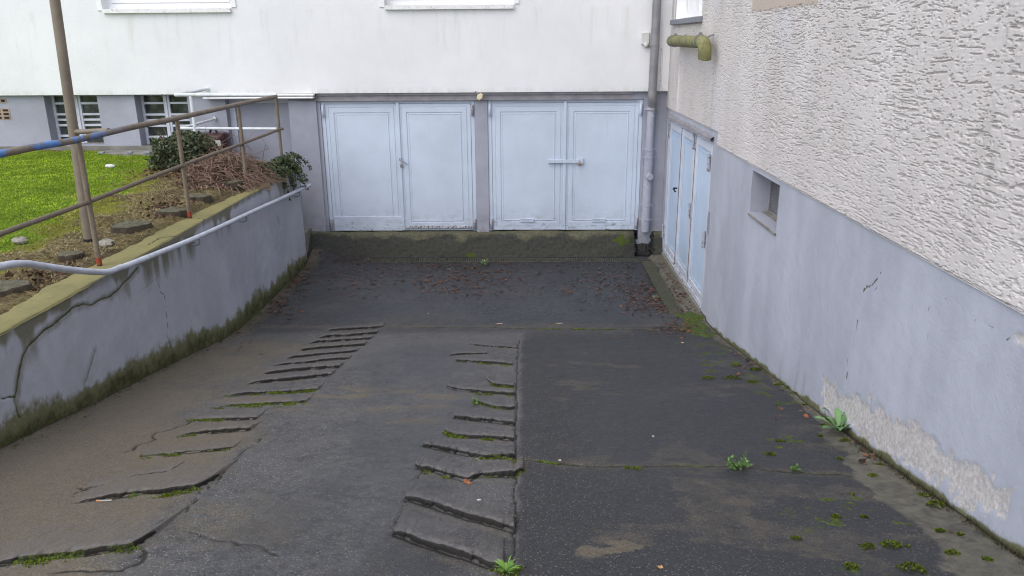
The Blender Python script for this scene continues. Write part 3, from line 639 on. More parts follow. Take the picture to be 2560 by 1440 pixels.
# drip edge and lintel over the garages
mb=MB();mb.box(-3.4,1.62,YB-.045,YB-.001,ZF-.035,ZF-.006);mb.box(-3.36,1.58,YB-.022,YB-.0015,GZ1+.012,ZF-.036);mb.bbox(-3.4,1.66,YB-.035,YB-.001,GZ1-.004,GZ1+.012,.003);mb.build('lintel','lintel',bld)
def rings(mb,x0,x1,z0,z1,prof,y0,skip_bottom=False):
    """door leaf face: nested rectangles (inset, depth) -> mouldings"""
    V=[];F=[]
    for d,h in prof: 
        V+=[(x0+d,y0-h,z0+d),(x1-d,y0-h,z0+d),(x1-d,y0-h,z1-d),(x0+d,y0-h,z1-d)]
    for i in range(len(prof)-1):
        a=4*i;b=a+4
        for k in range(4): F.append((a+k,a+(k+1)%4,b+(k+1)%4,b+k))
    b=4*(len(prof)-1);F.append((b,b+1,b+2,b+3));mb.add(V,F)
PROF=[(0,-.03),(0,0),(.046,0),(.050,-.006),(.058,-.006),(.062,.002),(.124,.002),(.129,-.009),(.144,-.009),(.150,.001),(.158,.001),(.164,-.003)]
def garage(i):
    x0,x1=GD[i];g=[];r=bld
    fr=MB();Y0=YB+.03
    fr.bbox(x0+.002,x0+.06,Y0-.01,Y0+.08,GZ0,GZ1-.006,.004);fr.bbox(x1-.06,x1-.002,Y0-.01,Y0+.08,GZ0,GZ1-.006,.004);fr.box(x0+.062,x1-.062,Y0-.006,Y0+.08,GZ1-.045,GZ1-.006)
    root=fr.build('garage_door','gdoor',r)
    xm=(x0+x1)/2-.0;a0,a1=x0+.064,x1-.064;zb,zt=GZ0+.012,GZ1-.05
    for k,(p,q) in enumerate(((a0,xm-.003),(xm+.003,a1))):
        mb=MB();rings(mb,p,q,zb,zt,PROF,Y0-.004-.012*k);lf=mb.build('door_leaf','gdoor',root)
        hx=(x0+.035) if k==0 else (x1-.035)
        for hz in ((zt-.1),(zb+.1)):
            MB().tube([(hx,Y0-.035,hz-.085),(hx,Y0-.035,hz-.082),(hx,Y0-.035,hz+.082),(hx,Y0-.035,hz+.09)],[.012,.019,.019,.01],10).bbox(hx-.03,hx+.03,Y0-.018,Y0-.012,hz-.07,hz+.07,.002).build('hinge','rhinge' if (hz<zb+.2 or (i==0 and k==1)) else 'gdoor',root)
        if i==0 and k==0:
            mb=MB();mb.bbox(p+.015,q-.004,Y0-.026,Y0-.015,zb-.004,zb+.225,.004);mb.build('kick_plate','gdoor',lf)
        if i==0 and k==1:
            mb=MB();mb.bbox(p+.02,q-.01,Y0-.042,Y0-.027,zb+.03,zb+.075,.006);mb.build('rusty_strip','scraped',lf)
        if i==1:
            cx=wx(1318,552,YB) if k==0 else wx(1497,552,YB);cz=wz(1400,551,YB);yy=Y0-.022-.012*k
            mb=MB();mb.bbox(cx-.11,cx+.11,yy+.004,yy+.012,cz-.027,cz+.027,.003)
            for zz in (-.022,-.004,.014): mb.bbox(cx-.1,cx+.1,yy-.004,yy+.004,cz+zz,cz+zz+.007,.002)
            mb.bbox(cx-.004,cx+.004,yy-.006,yy+.002,cz-.024,cz+.024,.002)
            mb.build('vent_slot','gdoor',lf)
    mb=MB();mb.bbox(xm-.018,xm+.026,Y0-.036,Y0-.02,zb,zt+.02,.006);mb.build('centre_strip','gdoor',root)
    yy=Y0-.05
    if i==0:
        hx,hz=xm+.012,wz(1004,398,YB)
        MB().tube([(hx,Y0-.03,hz),(hx,yy-.03,hz),(hx+.02,yy-.035,hz-.012),(hx+.11,yy-.03,hz-.075)],[.014,.012,.011,.009],8).tube([(hx,Y0-.03,hz),(hx,Y0-.042,hz)],.026,12).build('door_handle','steel',root)
        MB().bbox(hx-.012,hx+.032,Y0-.044,Y0-.034,hz-.125,hz-.075,.003).build('lock_plate','lintel',root)
    else:
        p0=bw(1370,403);p1=bw(1452,402);z=p0[2]
        mb=MB();mb.bbox(p0[0],xm-.03,yy-.002,yy+.03,z-.028,z+.028,.004);mb.bbox(xm-.03,p1[0]-.03,yy-.014,yy-.003,z-.026,z+.026,.004);mb.bbox(p1[0]-.07,p1[0]+.04,yy+.001,yy+.02,z-.04,z+.05,.004)
        for q in (.03,.09,.15): mb.tube([(p0[0]+q,yy,z+.0),(p0[0]+q,yy-.008,z)],.007,8)
        mb.build('hasp','gdoor',root)
        lx=p1[0]-.02
        mb=MB();mb.bbox(lx-.018,lx+.018,yy-.04,yy-.018,z-.07,z-.03,.006);mb.tube([(lx-.012,yy-.03,z-.03),(lx-.012,yy-.03,z-.005),(lx,yy-.03,z+.006),(lx+.012,yy-.03,z-.005),(lx+.012,yy-.03,z-.03)],.004,6);mb.build('padlock','brass',root)
    return root
garage(0);garage(1)
mb=MB();mb.box(-3.3,2.05,YB+.36,YB+.4,-3,-.9);mb.build('garage_backing','dark',bld)
# upper windows
for wi,(a,b,z) in enumerate(WIN):
    for dz in (0,2.88):
        zz=z+dz
        f=MB();y0=YF+.16
        f.box(a-.0,b,y0,y0+.06,zz+.062,zz+.145).box(a,a+.07,y0,y0+.06,zz+.146,zz+1.4).box(b-.07,b,y0,y0+.06,zz+.146,zz+1.4).box(a+.071,b-.071,y0,y0+.06,zz+1.38,zz+1.45)
        f.box(a+.071,b-.071,y0-.012,y0+.05,zz+.15,zz+.2)
        win=f.build('window','white',bld)
        MB().box(a+.07,b-.07,y0+.03,y0+.04,zz+.2,zz+1.38).build('pane','glassb',win)
        s=MB();s.add([(a+.004,YF-.05,zz+.005),(b-.004,YF-.05,zz+.005),(b-.004,YF-.05,zz+.06),(a+.004,YF-.05,zz+.06),(a+.004,y0,zz+.0),(b-.004,y0,zz),(b-.004,y0,zz+.075),(a+.004,y0,zz+.075)],[(0,1,2,3),(3,2,6,7),(4,5,1,0),(0,3,7,4),(1,5,6,2)])
        s.build('sill','sillw',win)
        MB().bbox(a-.075,a-.002,YF-.018,YF-.001,zz+.04,zz+1.5,.004).build('surround','white',win);MB().bbox(b+.002,b+.075,YF-.018,YF-.001,zz+.07,zz+1.5,.004).build('surround','white',win)
# basement windows
for wi,(a,b,z0) in enumerate(BW):
    z1=ZF-.014;y0=YB+.19;f=MB();xm=(a+b)/2;h=z1-z0
    f.box(a+.002,a+.04,y0,y0+.05,z0,z1).box(b-.04,b-.002,y0,y0+.05,z0,z1).box(xm-.045,xm+.045,y0-.015,y0+.05,z0,z1)
    f.box(xm-.008,xm+.008,y0-.03,y0-.0155,z0,z1)
    fr=f.build('basement_window','wmetal',bld)
    for (p,q) in ((a+.041,xm-.046),(xm+.046,b-.041)):
        c=MB()
        for t in (.0,.13,.355,.4675,.58,.80): zz=z1-h*t-.03*(1 if t else 0);c.bbox(p,q,y0-.012,y0+.045,zz-.016,zz+.016,.003)
        c.build('casement_bars','wmetal',fr)
    MB().box(a+.04,b-.04,y0+.03,y0+.036,z0,z1).build('pane','glass',fr)
    MB().add([(a,YB-.02,z0-.03),(b,YB-.02,z0-.03),(b,y0,z0+.012),(a,y0,z0+.012),(a,YB-.02,z0-.05),(b,YB-.02,z0-.05)],[(0,1,2,3),(4,5,1,0)]).build('sill','concrete',fr)
# terracotta vent bricks in the plinth
for (px0,px1,py0,py1,rows) in ((-46,16,246,258,1),(-44,24,271,299,3)):
    for c in range(2):
        p0=bw(px0+(px1-px0)*c/2,py1);p1=bw(px0+(px1-px0)*(c+1)/2-1,py0)
        m=MB();m.box(p0[0],p1[0],YB-.006,YB-.001,p0[2],p1[2]);vb=m.build('vent_brick','clay',bld)
        hh=(p1[2]-p0[2])/rows
        for r in range(rows):
            for k in range(2):
                w=(p1[0]-p0[0])/2;MB().bbox(p0[0]+w*k+.02,p0[0]+w*(k+1)-.02,YB-.012,YB-.0065,p0[2]+hh*r+hh*.25,p0[2]+hh*(r+1)-hh*.22,.002).build('slot','dark',vb)
# basement door
f=MB();y0=YB+.16;f.box(DX0+.002,DX0+.09,y0-.03,y0+.05,-2.78,DZ1-.003).box(DX0+.092,DX1-.002,y0-.03,y0+.05,DZ1-.07,DZ1-.003)
bd=f.build('basement_door','wmetal',bld)
MB().box(DX0+.093,DX1-.005,y0,y0+.04,-2.78,DZ1-.072).build('door_leaf','plinth',bd)
MB().tube([(DX1-.12,y0-.01,-1.85),(DX1-.12,y0-.05,-1.85),(DX1-.23,y0-.05,-1.85)],.012,8).build('door_handle','steel',bd)
# downpipe in the corner
def pt(px,py,Y): return tuple(onY(px,py,Y))
yu,yl=YF-.085,YB-.085
xt=pt(1636,130,yu)[0];xb=pt(1620,420,yl)[0]
up=[(xt+.003,yu,8),(xt+.003,yu,.0),(xt-.003,yu,pt(1632,225,yu)[2])]
b1=pt(1631,236,yu);b2=pt(1629,262,yl)
dp=MB().tube(up,.062,16).build('downpipe','zinc',bld)
MB().tube(smoothpath([up[-1],(xt-.004,yu,b1[2]-.05),(xb+.02,yl-.0,b2[2]-.02),(xb+.012,yl,b2[2]-.10)],5),[.066]*16,16).build('offset_bend','zinc',dp)
z1=pt(1628,272,yl)[2];z2=pt(1619,380,yl)[2];z3=pt(1612,545,yl)[2];z4=pt(1612,578,yl)[2]
MB().tube([(xb+.01,yl,z1+.06),(xb+.006,yl,z2)],.058,16).build('lower_pipe','gpipe',dp)
c=MB().tube([(xb+.006,yl,z2+.05),(xb+.006,yl,z2+.045),(xb+.006,yl,z2-.0),(xb-.002,yl,z3+.03),(xb-.004,yl,z4+.05),(xb-.004,yl-.01,z4-.01)],[.064,.072,.067,.067,.067,.06],16)
c.build('iron_pipe','gpipe',dp)
for (px,py,r) in ((1628,272,.07),(1620,373,.078),(1620,393,.075),(1614,513,.074),(1612,548,.076)):
    q=pt(px,py,yl);MB().tube([(xb+.004,yl,q[2]-.014),(xb+.004,yl,q[2]+.014)],r,16).bbox(xb-.1,xb+.1,yl-.012,yl+.012,q[2]-.008,q[2]+.008,.002).build('pipe_clamp','gpipe',dp)
q=pt(1636,112,yu);MB().tube([(xt,yu,q[2]-.012),(xt,yu,q[2]+.012)],.069,16).build('pipe_clamp','zinc',dp)
q=pt(1624,441,yl);MB().tube([(xb+.015,yl-.03,q[2]),(xb+.025,yl-.095,q[2]),(xb+.026,yl-.10,q[2])],[.052,.054,.046],16).tube([(xb+.0255,yl-.099,q[2]),(xb+.026,yl-.107,q[2])],.04,16).build('inspection_cap','gpipe',dp)
c1=pt(1655,120,YF-.012);c2=pt(1651,228,YF-.012);MB().tube([(c1[0],YF-.012,c1[2]),(c2[0],YF-.012,c2[2])],.011,8).build('conduit','sillw',bld)
# things fixed to it
q=pt(1200,242,YF-.06);o=thing('wall_lamp',q,'small cream hexagonal lamp hanging below the stucco edge between the garage doors','lamp')
ang=.6;M=Matrix.Translation(Vector(q))@Matrix.Rotation(ang,4,'Y')
mb=MB();R6=.055
V=[];F=[]
for k,(yy,s) in enumerate(((-.045,.72),(-.03,1.),(.03,1.),(.045,.8))):
    for j in range(6): V.append(M@Vector((R6*s*math.cos(j*math.pi/3)*.8,yy,R6*s*math.sin(j*math.pi/3)*1.05)))
for k in range(3):
    for j in range(6): F.append((k*6+j,k*6+(j+1)%6,k*6+6+(j+1)%6,k*6+6+j))
F+=[(5,4,3,2,1,0),(18,19,20,21,22,23)]
mb.add(V,F);mb.build('lamp_body','cream',o)
e=(q[0]-.07,q[1]+.05,q[2]+.075);MB().tube([e,(q[0]-.05,q[1]+.02,q[2]+.06),(q[0]-.02,q[1],q[2]+.03)],.009,8).build('lamp_bracket','lintel',o)
q=pt(1613,96,YF);o=thing('motion_sensor',q,'white plastic box with a small round sensor beneath, on the stucco beside the downpipe','sensor')
MB().bbox(q[0]-.058,q[0]+.058,YF-.045,YF-.001,q[2]-.085,q[2]+.085,.01).build('housing','box',o)
r=[(.0,.038),(.012,.036),(.024,.028),(.034,.014),(.037,.002)]
MB().tube([(q[0]+.01,YF-.035-h,q[2]-.085-h*.8) for h,_ in r],[w for _,w in r],14).build('sensor_dome','box',o)
MB().tube(smoothpath([(q[0]+.03,YF-.02,q[2]-.09),(q[0]+.06,YF-.02,q[2]-.115),(q[0]+.1,YF-.03,q[2]-.1)],4),.009,6).build('cable','zinc',o)
# strip light over the basement door
a=pt(507,240,YB-.13);b=pt(785,238,YB-.13)
o=thing('strip_light',((a[0]+b[0])/2,YB-.07,a[2]),'long weathered white strip light, mossy at its right end, above the basement door','light')
MB().bbox(a[0],b[0],YB-.14,YB-.002,wz(700,241,YB-.13),ZF-.004,.012).build('housing','lamp',o)
MB().bbox(a[0]+.0,b[0]-.01,YB-.155,YB-.03,wz(700,247,YB-.14),wz(700,242.5,YB-.14),.008).build('diffuser','white',o)
MB().tube(smoothpath([(b[0],YB-.07,b[2]),(b[0]+.03,YB-.05,b[2]+.02),(b[0]+.06,YB-.03,b[2]+.01)],4),.007,6).build('cable','dark',o)
# slab in the grass below the second basement window
p0=onY(243,378,11.65);p1=onY(378,375,11.65)
MBx=MB().bbox(p0[0],p1[0],11.6,11.94,-1.62,-1.55,.01);o=MBx.build('well_cover','concrete',loc=((p0[0]+p1[0])/2,11.77,-1.62));tag(o,'flat grey concrete slab on the lawn below the right basement window','slab')
for k in (.1,.62,.95):
    x=p0[0]+(p1[0]-p0[0])*k;MB().bbox(x-.04,x+.04,11.59,11.65,-1.56,-1.53,.004).build('clip','steel',o)

# ================================================================== neighbouring house (right)
nb=thing('neighbour_house',(XR+3,5,-3.135),'beige house with scratched roughcast above a smooth grey plinth, right of the ramp','house')
NOFF=np.array(wloc(nb))
DY0,DY1,DT,DB=8.98,11.80,-1.10,-3.135
VY0,VY1,VZ0,VZ1=6.52,7.33,-1.565,-1.165
WY0,WY1,WZ0=9.93,11.68,.262
def keepmask(ys,zs,holes):
    yc=(ys[:-1]+ys[1:])/2;zc=(zs[:-1]+zs[1:])/2;k=np.ones((len(zc),len(yc)),bool)
    for a,b,c,d in holes: k&=~((zc[:,None]>c)&(zc[:,None]<d)&(yc[None]>a)&(yc[None]<b))
    return k
def build_plinth():
    ys=lin([-6,2.6,VY0,VY1,8.72,DY0,DY1,12.0],[.2,.016,.016,.018,.02,.03,.03]);zs=lin([-3.4,DB,VZ0,VZ1,DT,-.97],[.05,.016,.016,.016,.02])
    Y,Z=np.meshgrid(ys,zs);H=Z-rampz(Y)
    n=fbm(Y*1.2,Z*1.2,4,71);n2=fbm(Y*9,Z*9,4,72);c1=fbm(Y*7,Y*0,3,73)
    X=np.full_like(Y,XR)+(n-.5)*.014+(n2-.5)*.004
    moss=ss(.05,.0,H-.06*(c1-.4))*.75*ss(8.7,8.2,Y)
    moss=np.maximum(moss,ss(.12,.02,H)*.22)
    alg=ss(.5,.1,H)*.18+ss(.52,.75,fbm(Y*1.1,Z*.25,3,74))*ss(2.2,.8,H)*.28
    alg=np.maximum(alg,np.exp(-(((Y-11.0)/1.2)**2))*0)
    # peeled render near the foot: ridge outline traced from the photo
    top=[onX(*p,XR) for p in [(2062,960),(2080,985),(2105,1000),(2135,985),(2150,1020),(2180,1040),(2200,1000),(2215,1045),(2240,1080),(2265,1070),(2300,1050),(2312,1100),(2350,1155),(2380,1165),(2415,1150),(2430,1200),(2480,1220),(2510,1230)]]
    bot=[onX(*p,XR) for p in [(2062,1025),(2120,1060),(2180,1105),(2240,1140),(2300,1165),(2350,1195),(2400,1235),(2450,1262),(2510,1292)]]
    ty=np.array([p[1] for p in top])[::-1];tz=np.array([p[2] for p in top])[::-1];by=np.array([p[1] for p in bot])[::-1];bz=np.array([p[2] for p in bot])[::-1]
    tz=.55*tz+.45*np.convolve(np.pad(tz,2,mode='edge'),np.ones(5)/5,'valid');zt=np.interp(Y,ty,tz);zb=np.interp(Y,by,bz)
    inside=np.minimum(np.minimum(zt+.04-Z,Z-zb+.02),np.minimum(Y-ty[0]+.03,ty[-1]-Y+.03))
    n9=fbm(Y*22,Z*16,4,91);bare=np.clip(.5+inside*5+(n2-.5)*.5+(n9-.5)*.9,0,1)*(inside>-.2);bare=np.where(inside<-.09,0,bare)
    d,t=pdist(Y,Z,[tuple(onX(*p,XR)[1:]) for p in [(2540,845),(2560,850)]]);bare=np.maximum(bare,np.exp(-(d/.03)**2)*.8)
    X=X+ss(.5,.56,bare+(n2-.5)*.4)*.005
    crk=np.zeros_like(Y)
    for pts,w,a in [([(2206,665),(2190,700),(2160,720),(2150,760),(2140,830),(2130,880),(2118,910),(2115,950)],.006,.75),([(2160,705),(2185,720),(2200,712)],.004,.6),([(2322,765),(2320,820),(2318,850),(2306,880)],.006,.6),
        ([(2280,700),(2300,715),(2330,740),(2380,745),(2400,765)],.004,.5),([(2430,810),(2450,795),(2470,815),(2490,820)],.005,.6),([(2505,845),(2545,838)],.005,.7),([(2480,960),(2478,1000),(2470,1040)],.004,.45),([(1790,480),(1786,520),(1778,560)],.006,.6),([(1915,810),(1930,800)],.005,.5),([(2240,930),(2248,910)],.01,.4)]:
        pl=[tuple(onX(*p,XR)[1:]) for p in pts];d,t=pdist(Y+(n2-.5)*.05,Z+(n2-.5)*.05,pl);crk=np.maximum(crk,np.exp(-(d/(w*.5+.0032))**2)*a*1.05*(.4+.9*fbm(Y*14,Z*14,2,79)))
    X+=crk*.003
    k=keepmask(ys,zs,[(DY0,DY1,DB,DT),(VY0,VY1,VZ0,VZ1)])
    link_mesh('grey_plinth',np_mesh('grey_plinth',np.stack([X,Y,Z],-1).reshape(-1,3)-NOFF,grid_faces(len(zs),len(ys),k,True),True,{'m1':np.stack([moss,alg,crk,bare],-1).reshape(-1,4)}),'wall',nb)
build_plinth()
def build_roughcast():
    ys=lin([-6,-.6,2.6,4.5,8.2,8.68,8.76,WY0,WY1,12.0],[.2,.0125,.0062,.0085,.011,.01,.012,.013,.013]);zs=lin([-1.122,-.975,WZ0,1.0,1.7,7.5],[.0038,.0038,.0043,.0085,.12])
    Y,Z=np.meshgrid(ys,zs)
    wv=(fbm(Y*2,Z*4,3,83)-.5)*.10
    rip=fbm(Y*11,(Z+wv)*138,2,81);rip2=fbm(Y*7.5+3,(Z+wv*.6)*108,2,85);dens=fbm(Y*1.1,Z*1.6,3,82);ln=fbm(Y*45,Z*70,3,84)
    near=ss(10.,5.,Y)
    g=np.maximum(ss(.735-.16*(dens-.5),.765-.16*(dens-.5),rip)*(.4+.6*near),ss(.735-.16*(dens-.5),.76-.16*(dens-.5),rip2)*near)
    g=np.maximum(g,ss(.70-.14*(dens-.5),.73-.14*(dens-.5),ln)*.8)
    f=fbm(Y*55,Z*55,3,86)
    flat=np.zeros_like(Y)                                # smooth plaster patch at the upper edge
    pa=onX(1885,20,XR);pb=onX(2050,15,XR);pe=onX(2045,30,XR)
    flat=ss(.012,-.004,np.maximum(np.maximum(pb[1]-Y,Y-pa[1]),pa[2]-.03-Z+(f-.5)*.07))
    inn=ss(-.6,-.45,Y)*ss(1.7,1.6,Z);g=g*inn;f=.5+(f-.5)*inn
    X=XR-.016+g*.014*(1-flat)-(f-.5)*.0022*(1-flat)-ss(.58,.66,rip)*(1-g)*.0012*(1-flat)*inn-flat*.004+(fbm(Y*1.5,Z*1.5,3,87)-.5)*.012
    low=np.where(Y>8.72,-.975,-1.122)
    X=X+ss(.012,0,Z-low)*.01
    st=ss(9.6,11.6,Y)*(.45*ss(.42,.7,fbm(Y*9,Z*.5,3,88))+.1);st=np.maximum(st,np.exp(-((Y-10.8)/.7)**2)*ss(-.1,.25,Z)*ss(WZ0,.2,Z)*.6)
    st=np.maximum(st,ss(.55,.75,fbm(Y*2.2,Z*.3,3,89))*.5);st=np.maximum(st,ss(4.6,3.,Y)*ss(.1,.7,Z)*.35)
    k=keepmask(ys,zs,[(8.72,12.1,-1.2,-.976),(WY0,WY1,WZ0,1.6)][1:]+[]);
    yc=(ys[:-1]+ys[1:])/2;zc=(zs[:-1]+zs[1:])/2;k&=~((yc[None]>8.72)&(zc[:,None]<-.975))
    link_mesh('roughcast_wall',np_mesh('roughcast_wall',np.stack([X,Y,Z],-1).reshape(-1,3)-NOFF,grid_faces(len(zs),len(ys),None,True)[k.ravel()],True,{'m1':np.stack([g*0,st,flat,g*0+1],-1).reshape(-1,4)}),'rough',nb)
    # its returned lower edge, thickness and the body behind
    b=MB();b.box(XR-.010,XR+.03,-6,8.72,-1.126,-1.1225);b.box(XR-.010,XR+.03,8.72,12,-.980,-.9755);b.build('render_edge','rough',nb)
    b=MB()
    open_wall(b,-6,12,-3.4,7.5,[(DY0,DY1,DB,DT),(VY0,VY1,VZ0,VZ1),(WY0,WY1,WZ0,1.6)],lambda m,a,c,d,e:m.box(XR+.032,XR+.42,a,c,d,e))
    b.box(XR+.42,XR+.5,-6,12,-3.4,7.5);b.build('wall_core','plinth2',nb)
build_roughcast()
# reveals lining the openings (thin boards in the wall thickness)
def lining(y0,y1,z0,z1,dep,mat,name,par,sill=True):
    b=MB();t=.004
    b.box(XR-.002,XR+dep,y1-t,y1+.0005,z0,z1).box(XR-.002,XR+dep,y0-.0005,y0+t,z0,z1).box(XR-.002,XR+dep,y0+t,y1-t,z1-t,z1+.0005)
    if sill: b.box(XR-.002,XR+dep,y0+t,y1-t,z0-.0005,z0+t)
    return b.build(name,mat,par)
vd=.20
vw=lining(VY0,VY1,VZ0,VZ1,vd,'plinth2','vent_opening',nb)
b=MB().box(XR+vd-.03,XR+vd,VY0+.005,VY0+.03,VZ0+.005,VZ1-.005).box(XR+vd-.03,XR+vd,VY1-.022,VY1-.005,VZ0+.005,VZ1-.005).box(XR+vd-.03,XR+vd,VY0+.04,VY1-.04,VZ0+.005,VZ0+.03).box(XR+vd-.03,XR+vd,VY0+.04,VY1-.04,VZ1-.03,VZ1-.005)
b.build('grille_frame','zinc',vw)
b=MB()
for i in range(15):
    z=VZ0+.04+i*.0225
    b.add([(XR+vd-.025,VY0+.04,z),(XR+vd-.025,VY1-.04,z),(XR+vd-.002,VY1-.04,z+.014),(XR+vd-.002,VY0+.04,z+.014),(XR+vd-.02,VY0+.04,z-.004),(XR+vd-.02,VY1-.04,z-.004)],[(0,1,2,3),(4,5,1,0)])
b.build('louvre_grille','zinc',vw)
MB().box(XR+vd+.002,XR+vd+.006,VY0,VY1,VZ0,VZ1).build('grille_backing','dark',vw)
MB().add([(XR-.012,VY0-.01,VZ0-.012),(XR-.012,VY1+.01,VZ0-.012),(XR+vd-.03,VY1,VZ0+.012),(XR+vd-.03,VY0,VZ0+.012),(XR-.012,VY0-.01,VZ0-.03),(XR-.012,VY1+.01,VZ0-.03)],[(0,1,2,3),(4,5,1,0)]).build('sill','concrete',vw)
# folding door
def house_door():
    f=MB();xf=XR+.03
    f.box(XR+.0,xf+.08,DY1-.05,DY1-.001,DB,DT).box(XR+.0,xf+.08,DY0+.001,DY0+.03,DB,DT).box(XR+.005,xf+.08,DY0+.031,DY1-.051,DT-.04,DT-.001)
    root=f.build('folding_door','wframe',nb);root.data.transform(Matrix.Identity(4))
    ed=[onX(1705,318,XR)[1],onX(1739,333,XR)[1]]
    Ys=[DY0+.035,ed[1],ed[0],DY1-.055]
    for i in range(3):
        a,b=Ys[i]+.007,Ys[i+1]-.007;z0,z1=DB+.012,DT-.045;xo=xf-.02-.006*(i%2)
        lf=MB();
        w=.085
        lf.bbox(xo,xo+.04,a,a+w,z0,z1,.005).bbox(xo,xo+.04,b-w,b,z0,z1,.005).bbox(xo+.001,xo+.04,a+w,b-w,z1-.1,z1-.001,.005).bbox(xo+.001,xo+.04,a+w,b-w,z0,z0+.16,.005)
        l=lf.build('door_leaf','wframe',root)
        if i<2: MB().box(xo-.004,xo+.03,b+.001,b+.013,z0+.02,z1).build('rusty_edge','rust',l)
        p=MB();y0,y1,p0,p1=a+w+.001,b-w-.001,z0+.161,z1-.101
        p.box(xo+.02,xo+.03,y0,y1,p0,p1);p.build('panel','bdoor',l)
        q=MB();
        for d,t in ((.012,.012),(.045,.008)):
            X0,X1=xo+.012,xo+.0195
            q.bbox(X0,X1,y0+d,y0+d+t,p0+d,p1-d,.002).bbox(X0,X1,y1-d-t,y1-d,p0+d,p1-d,.002).bbox(X0,X1,y0+d+t,y1-d-t,p1-d-t,p1-d,.002).bbox(X0,X1,y0+d+t,y1-d-t,p0+d,p0+d+t,.002)
        q.build('moulding','bdoor',l)
        k=MB().bbox(xo-.012,xo-.001,a+.03,b-.03,z0+.0,z0+.07,.004);k.build('weatherboard','wframe',l)
    for (y,zs,big) in ((DY1-.05,(DT-.18,DB+.35),0),(ed[1],(DT-.12,-2.1),0),(DY0+.035,(DT-.25,-2.25),1)):
        for z in zs:
            r=.013+.007*big;MB().tube([(XR-.006-r,y,z-.10),(XR-.006-r,y,z+.10)],r,10).bbox(XR-.006,XR+.012,y-.03,y+.03,z-.08,z+.08,.002).build('hinge','rhinge',root)
    h=onX(1688,474,XR-.03);MB().tube([(XR+.005,h[1]+.05,h[2]+.01),(XR-.045,h[1]+.05,h[2]+.01),(XR-.05,h[1]+.03,h[2]+.005),(XR-.045,h[1]-.09,h[2]-.012)],.011,8).build('door_handle','dark',root)
    # flaking lintel above
    g=MB();n=60;V=[];F=[]
    for i in range(n+1):
        y=DY0-.03+(DY1+.02-DY0)*i/n;r=random.random();q=random.random()
        V+=[(XR-.002,y,DT+.045+.02*r),(XR-.035-.014*q,y,DT+.028+.018*r),(XR-.038-.014*q,y,DT+.002-.012*r),(XR+.0,y,DT-.004)]
    for i in range(n):
        for k in range(3): F.append((4*i+k,4*i+k+1,4*i+5+k,4*i+4+k))
    g.add(V,F).build('flaking_lintel','lintel',root)
    MB().box(XR+.09,XR+.1,DY0,DY1,DB,DT).build('door_backing','dark',root)
    b=MB().bbox(XR-.02,XR+.03,DY0-.1,DY1,-3.30,DB+.004,.008);b.build('threshold','concrete',root)
    k=onX(1772,555,XR);MB().bbox(XR-.012,XR+.004,k[1]-.03,k[1]+.03,k[2]-.13,k[2]+.12,.003).build('latch_plate','steel',root)
house_door()
# window with slate sill
hw=lining(WY0,WY1,WZ0,1.6,.16,'white','window',nb)
b=MB();xo=XR+.12
b.box(xo,xo+.05,WY0+.005,WY0+.08,WZ0+.03,1.59).box(xo,xo+.05,WY1-.08,WY1-.005,WZ0+.03,1.59).box(xo,xo+.05,WY0+.08,WY1-.08,WZ0+.005,WZ0+.09).box(xo-.004,xo+.05,(WY0+WY1)/2-.05,(WY0+WY1)/2+.05,WZ0+.09,1.55).box(xo,xo+.05,WY0+.08,WY1-.08,1.5,1.59)
b.build('window_frame','white',hw)
MB().box(xo+.03,xo+.034,WY0+.05,WY1-.05,WZ0+.05,1.55).build('pane','glassb',hw)
cu=[];n=40
V=[];F=[]
for i in range(n+1):
    y=WY0+.1+(WY1-WY0-.2)*i/n;x=xo+.020+.006*math.sin(i*1.7)
    V+=[(x,y,WZ0+.09),(x,y,1.5)]
for i in range(n): F.append((2*i,2*i+2,2*i+3,2*i+1))
MB().add(V,F).build('net_curtain','white',hw)
s0=onX(1686,50,XR-.06);s1=onX(1757,46,XR-.06)
MB().bbox(XR-.075,XR+.12,WY0-.06,WY1+.06,WZ0-.075,WZ0-.004,.008).build('sill','slate',hw)
MB().box(XR-.02,XR+.03,11.70,11.74,WZ0-.02,1.7).build('corner_bead','sillw',nb)
q=onX(1700,200,XR-.02);MB().tube([(XR-.024,onX(1702,170,XR)[1],onX(1702,170,XR)[2]),(XR-.02,onX(1700,230,XR)[1],-.3),(XR-.022,onX(1697,285,XR)[1],onX(1697,278,XR)[2])],.014,6).build('render_bead','rough',nb)
# algae-covered pipe along the wall
xp=XR-.16;pa=onX(1684,93,xp);pb=onX(1752,114,xp);zp=(pa[2]+pb[2])/2;r=.068
pe=onX(1763,148,xp)
vp=MB().tube([(xp,pa[1],zp),(xp,pb[1],zp-.01)],r,20).build('vent_pipe','ypipe',nb)
MB().tube(smoothpath([(xp,pb[1]+.02,zp-.01),(xp,pb[1]-.10,zp-.012),(xp,pb[1]-.20,zp-.06),(xp,pb[1]-.235,zp-.16),(xp,pb[1]-.235,pe[2]+.0)],5),r*1.06,20).build('elbow','ypipe',vp)
MB().tube(smoothpath([(xp,pa[1]-.02,zp),(xp,pa[1]+.10,zp),(xp+.05,pa[1]+.17,zp),(XR+.02,pa[1]+.18,zp)],5),r*1.06,20).build('elbow','ypipe',vp)
for y in (pa[1]-.12,pb[1]+.05):
    MB().tube([(xp,y-.012,zp),(xp,y+.012,zp)],r*1.12,20).tube([(xp+.05,y,zp+.03),(XR,y,zp+.08)],.012,6).bbox(xp-.02,xp+.02,y-.012,y+.012,zp+r*1.05,zp+r*1.4,.003).build('pipe_clamp','zinc',vp)

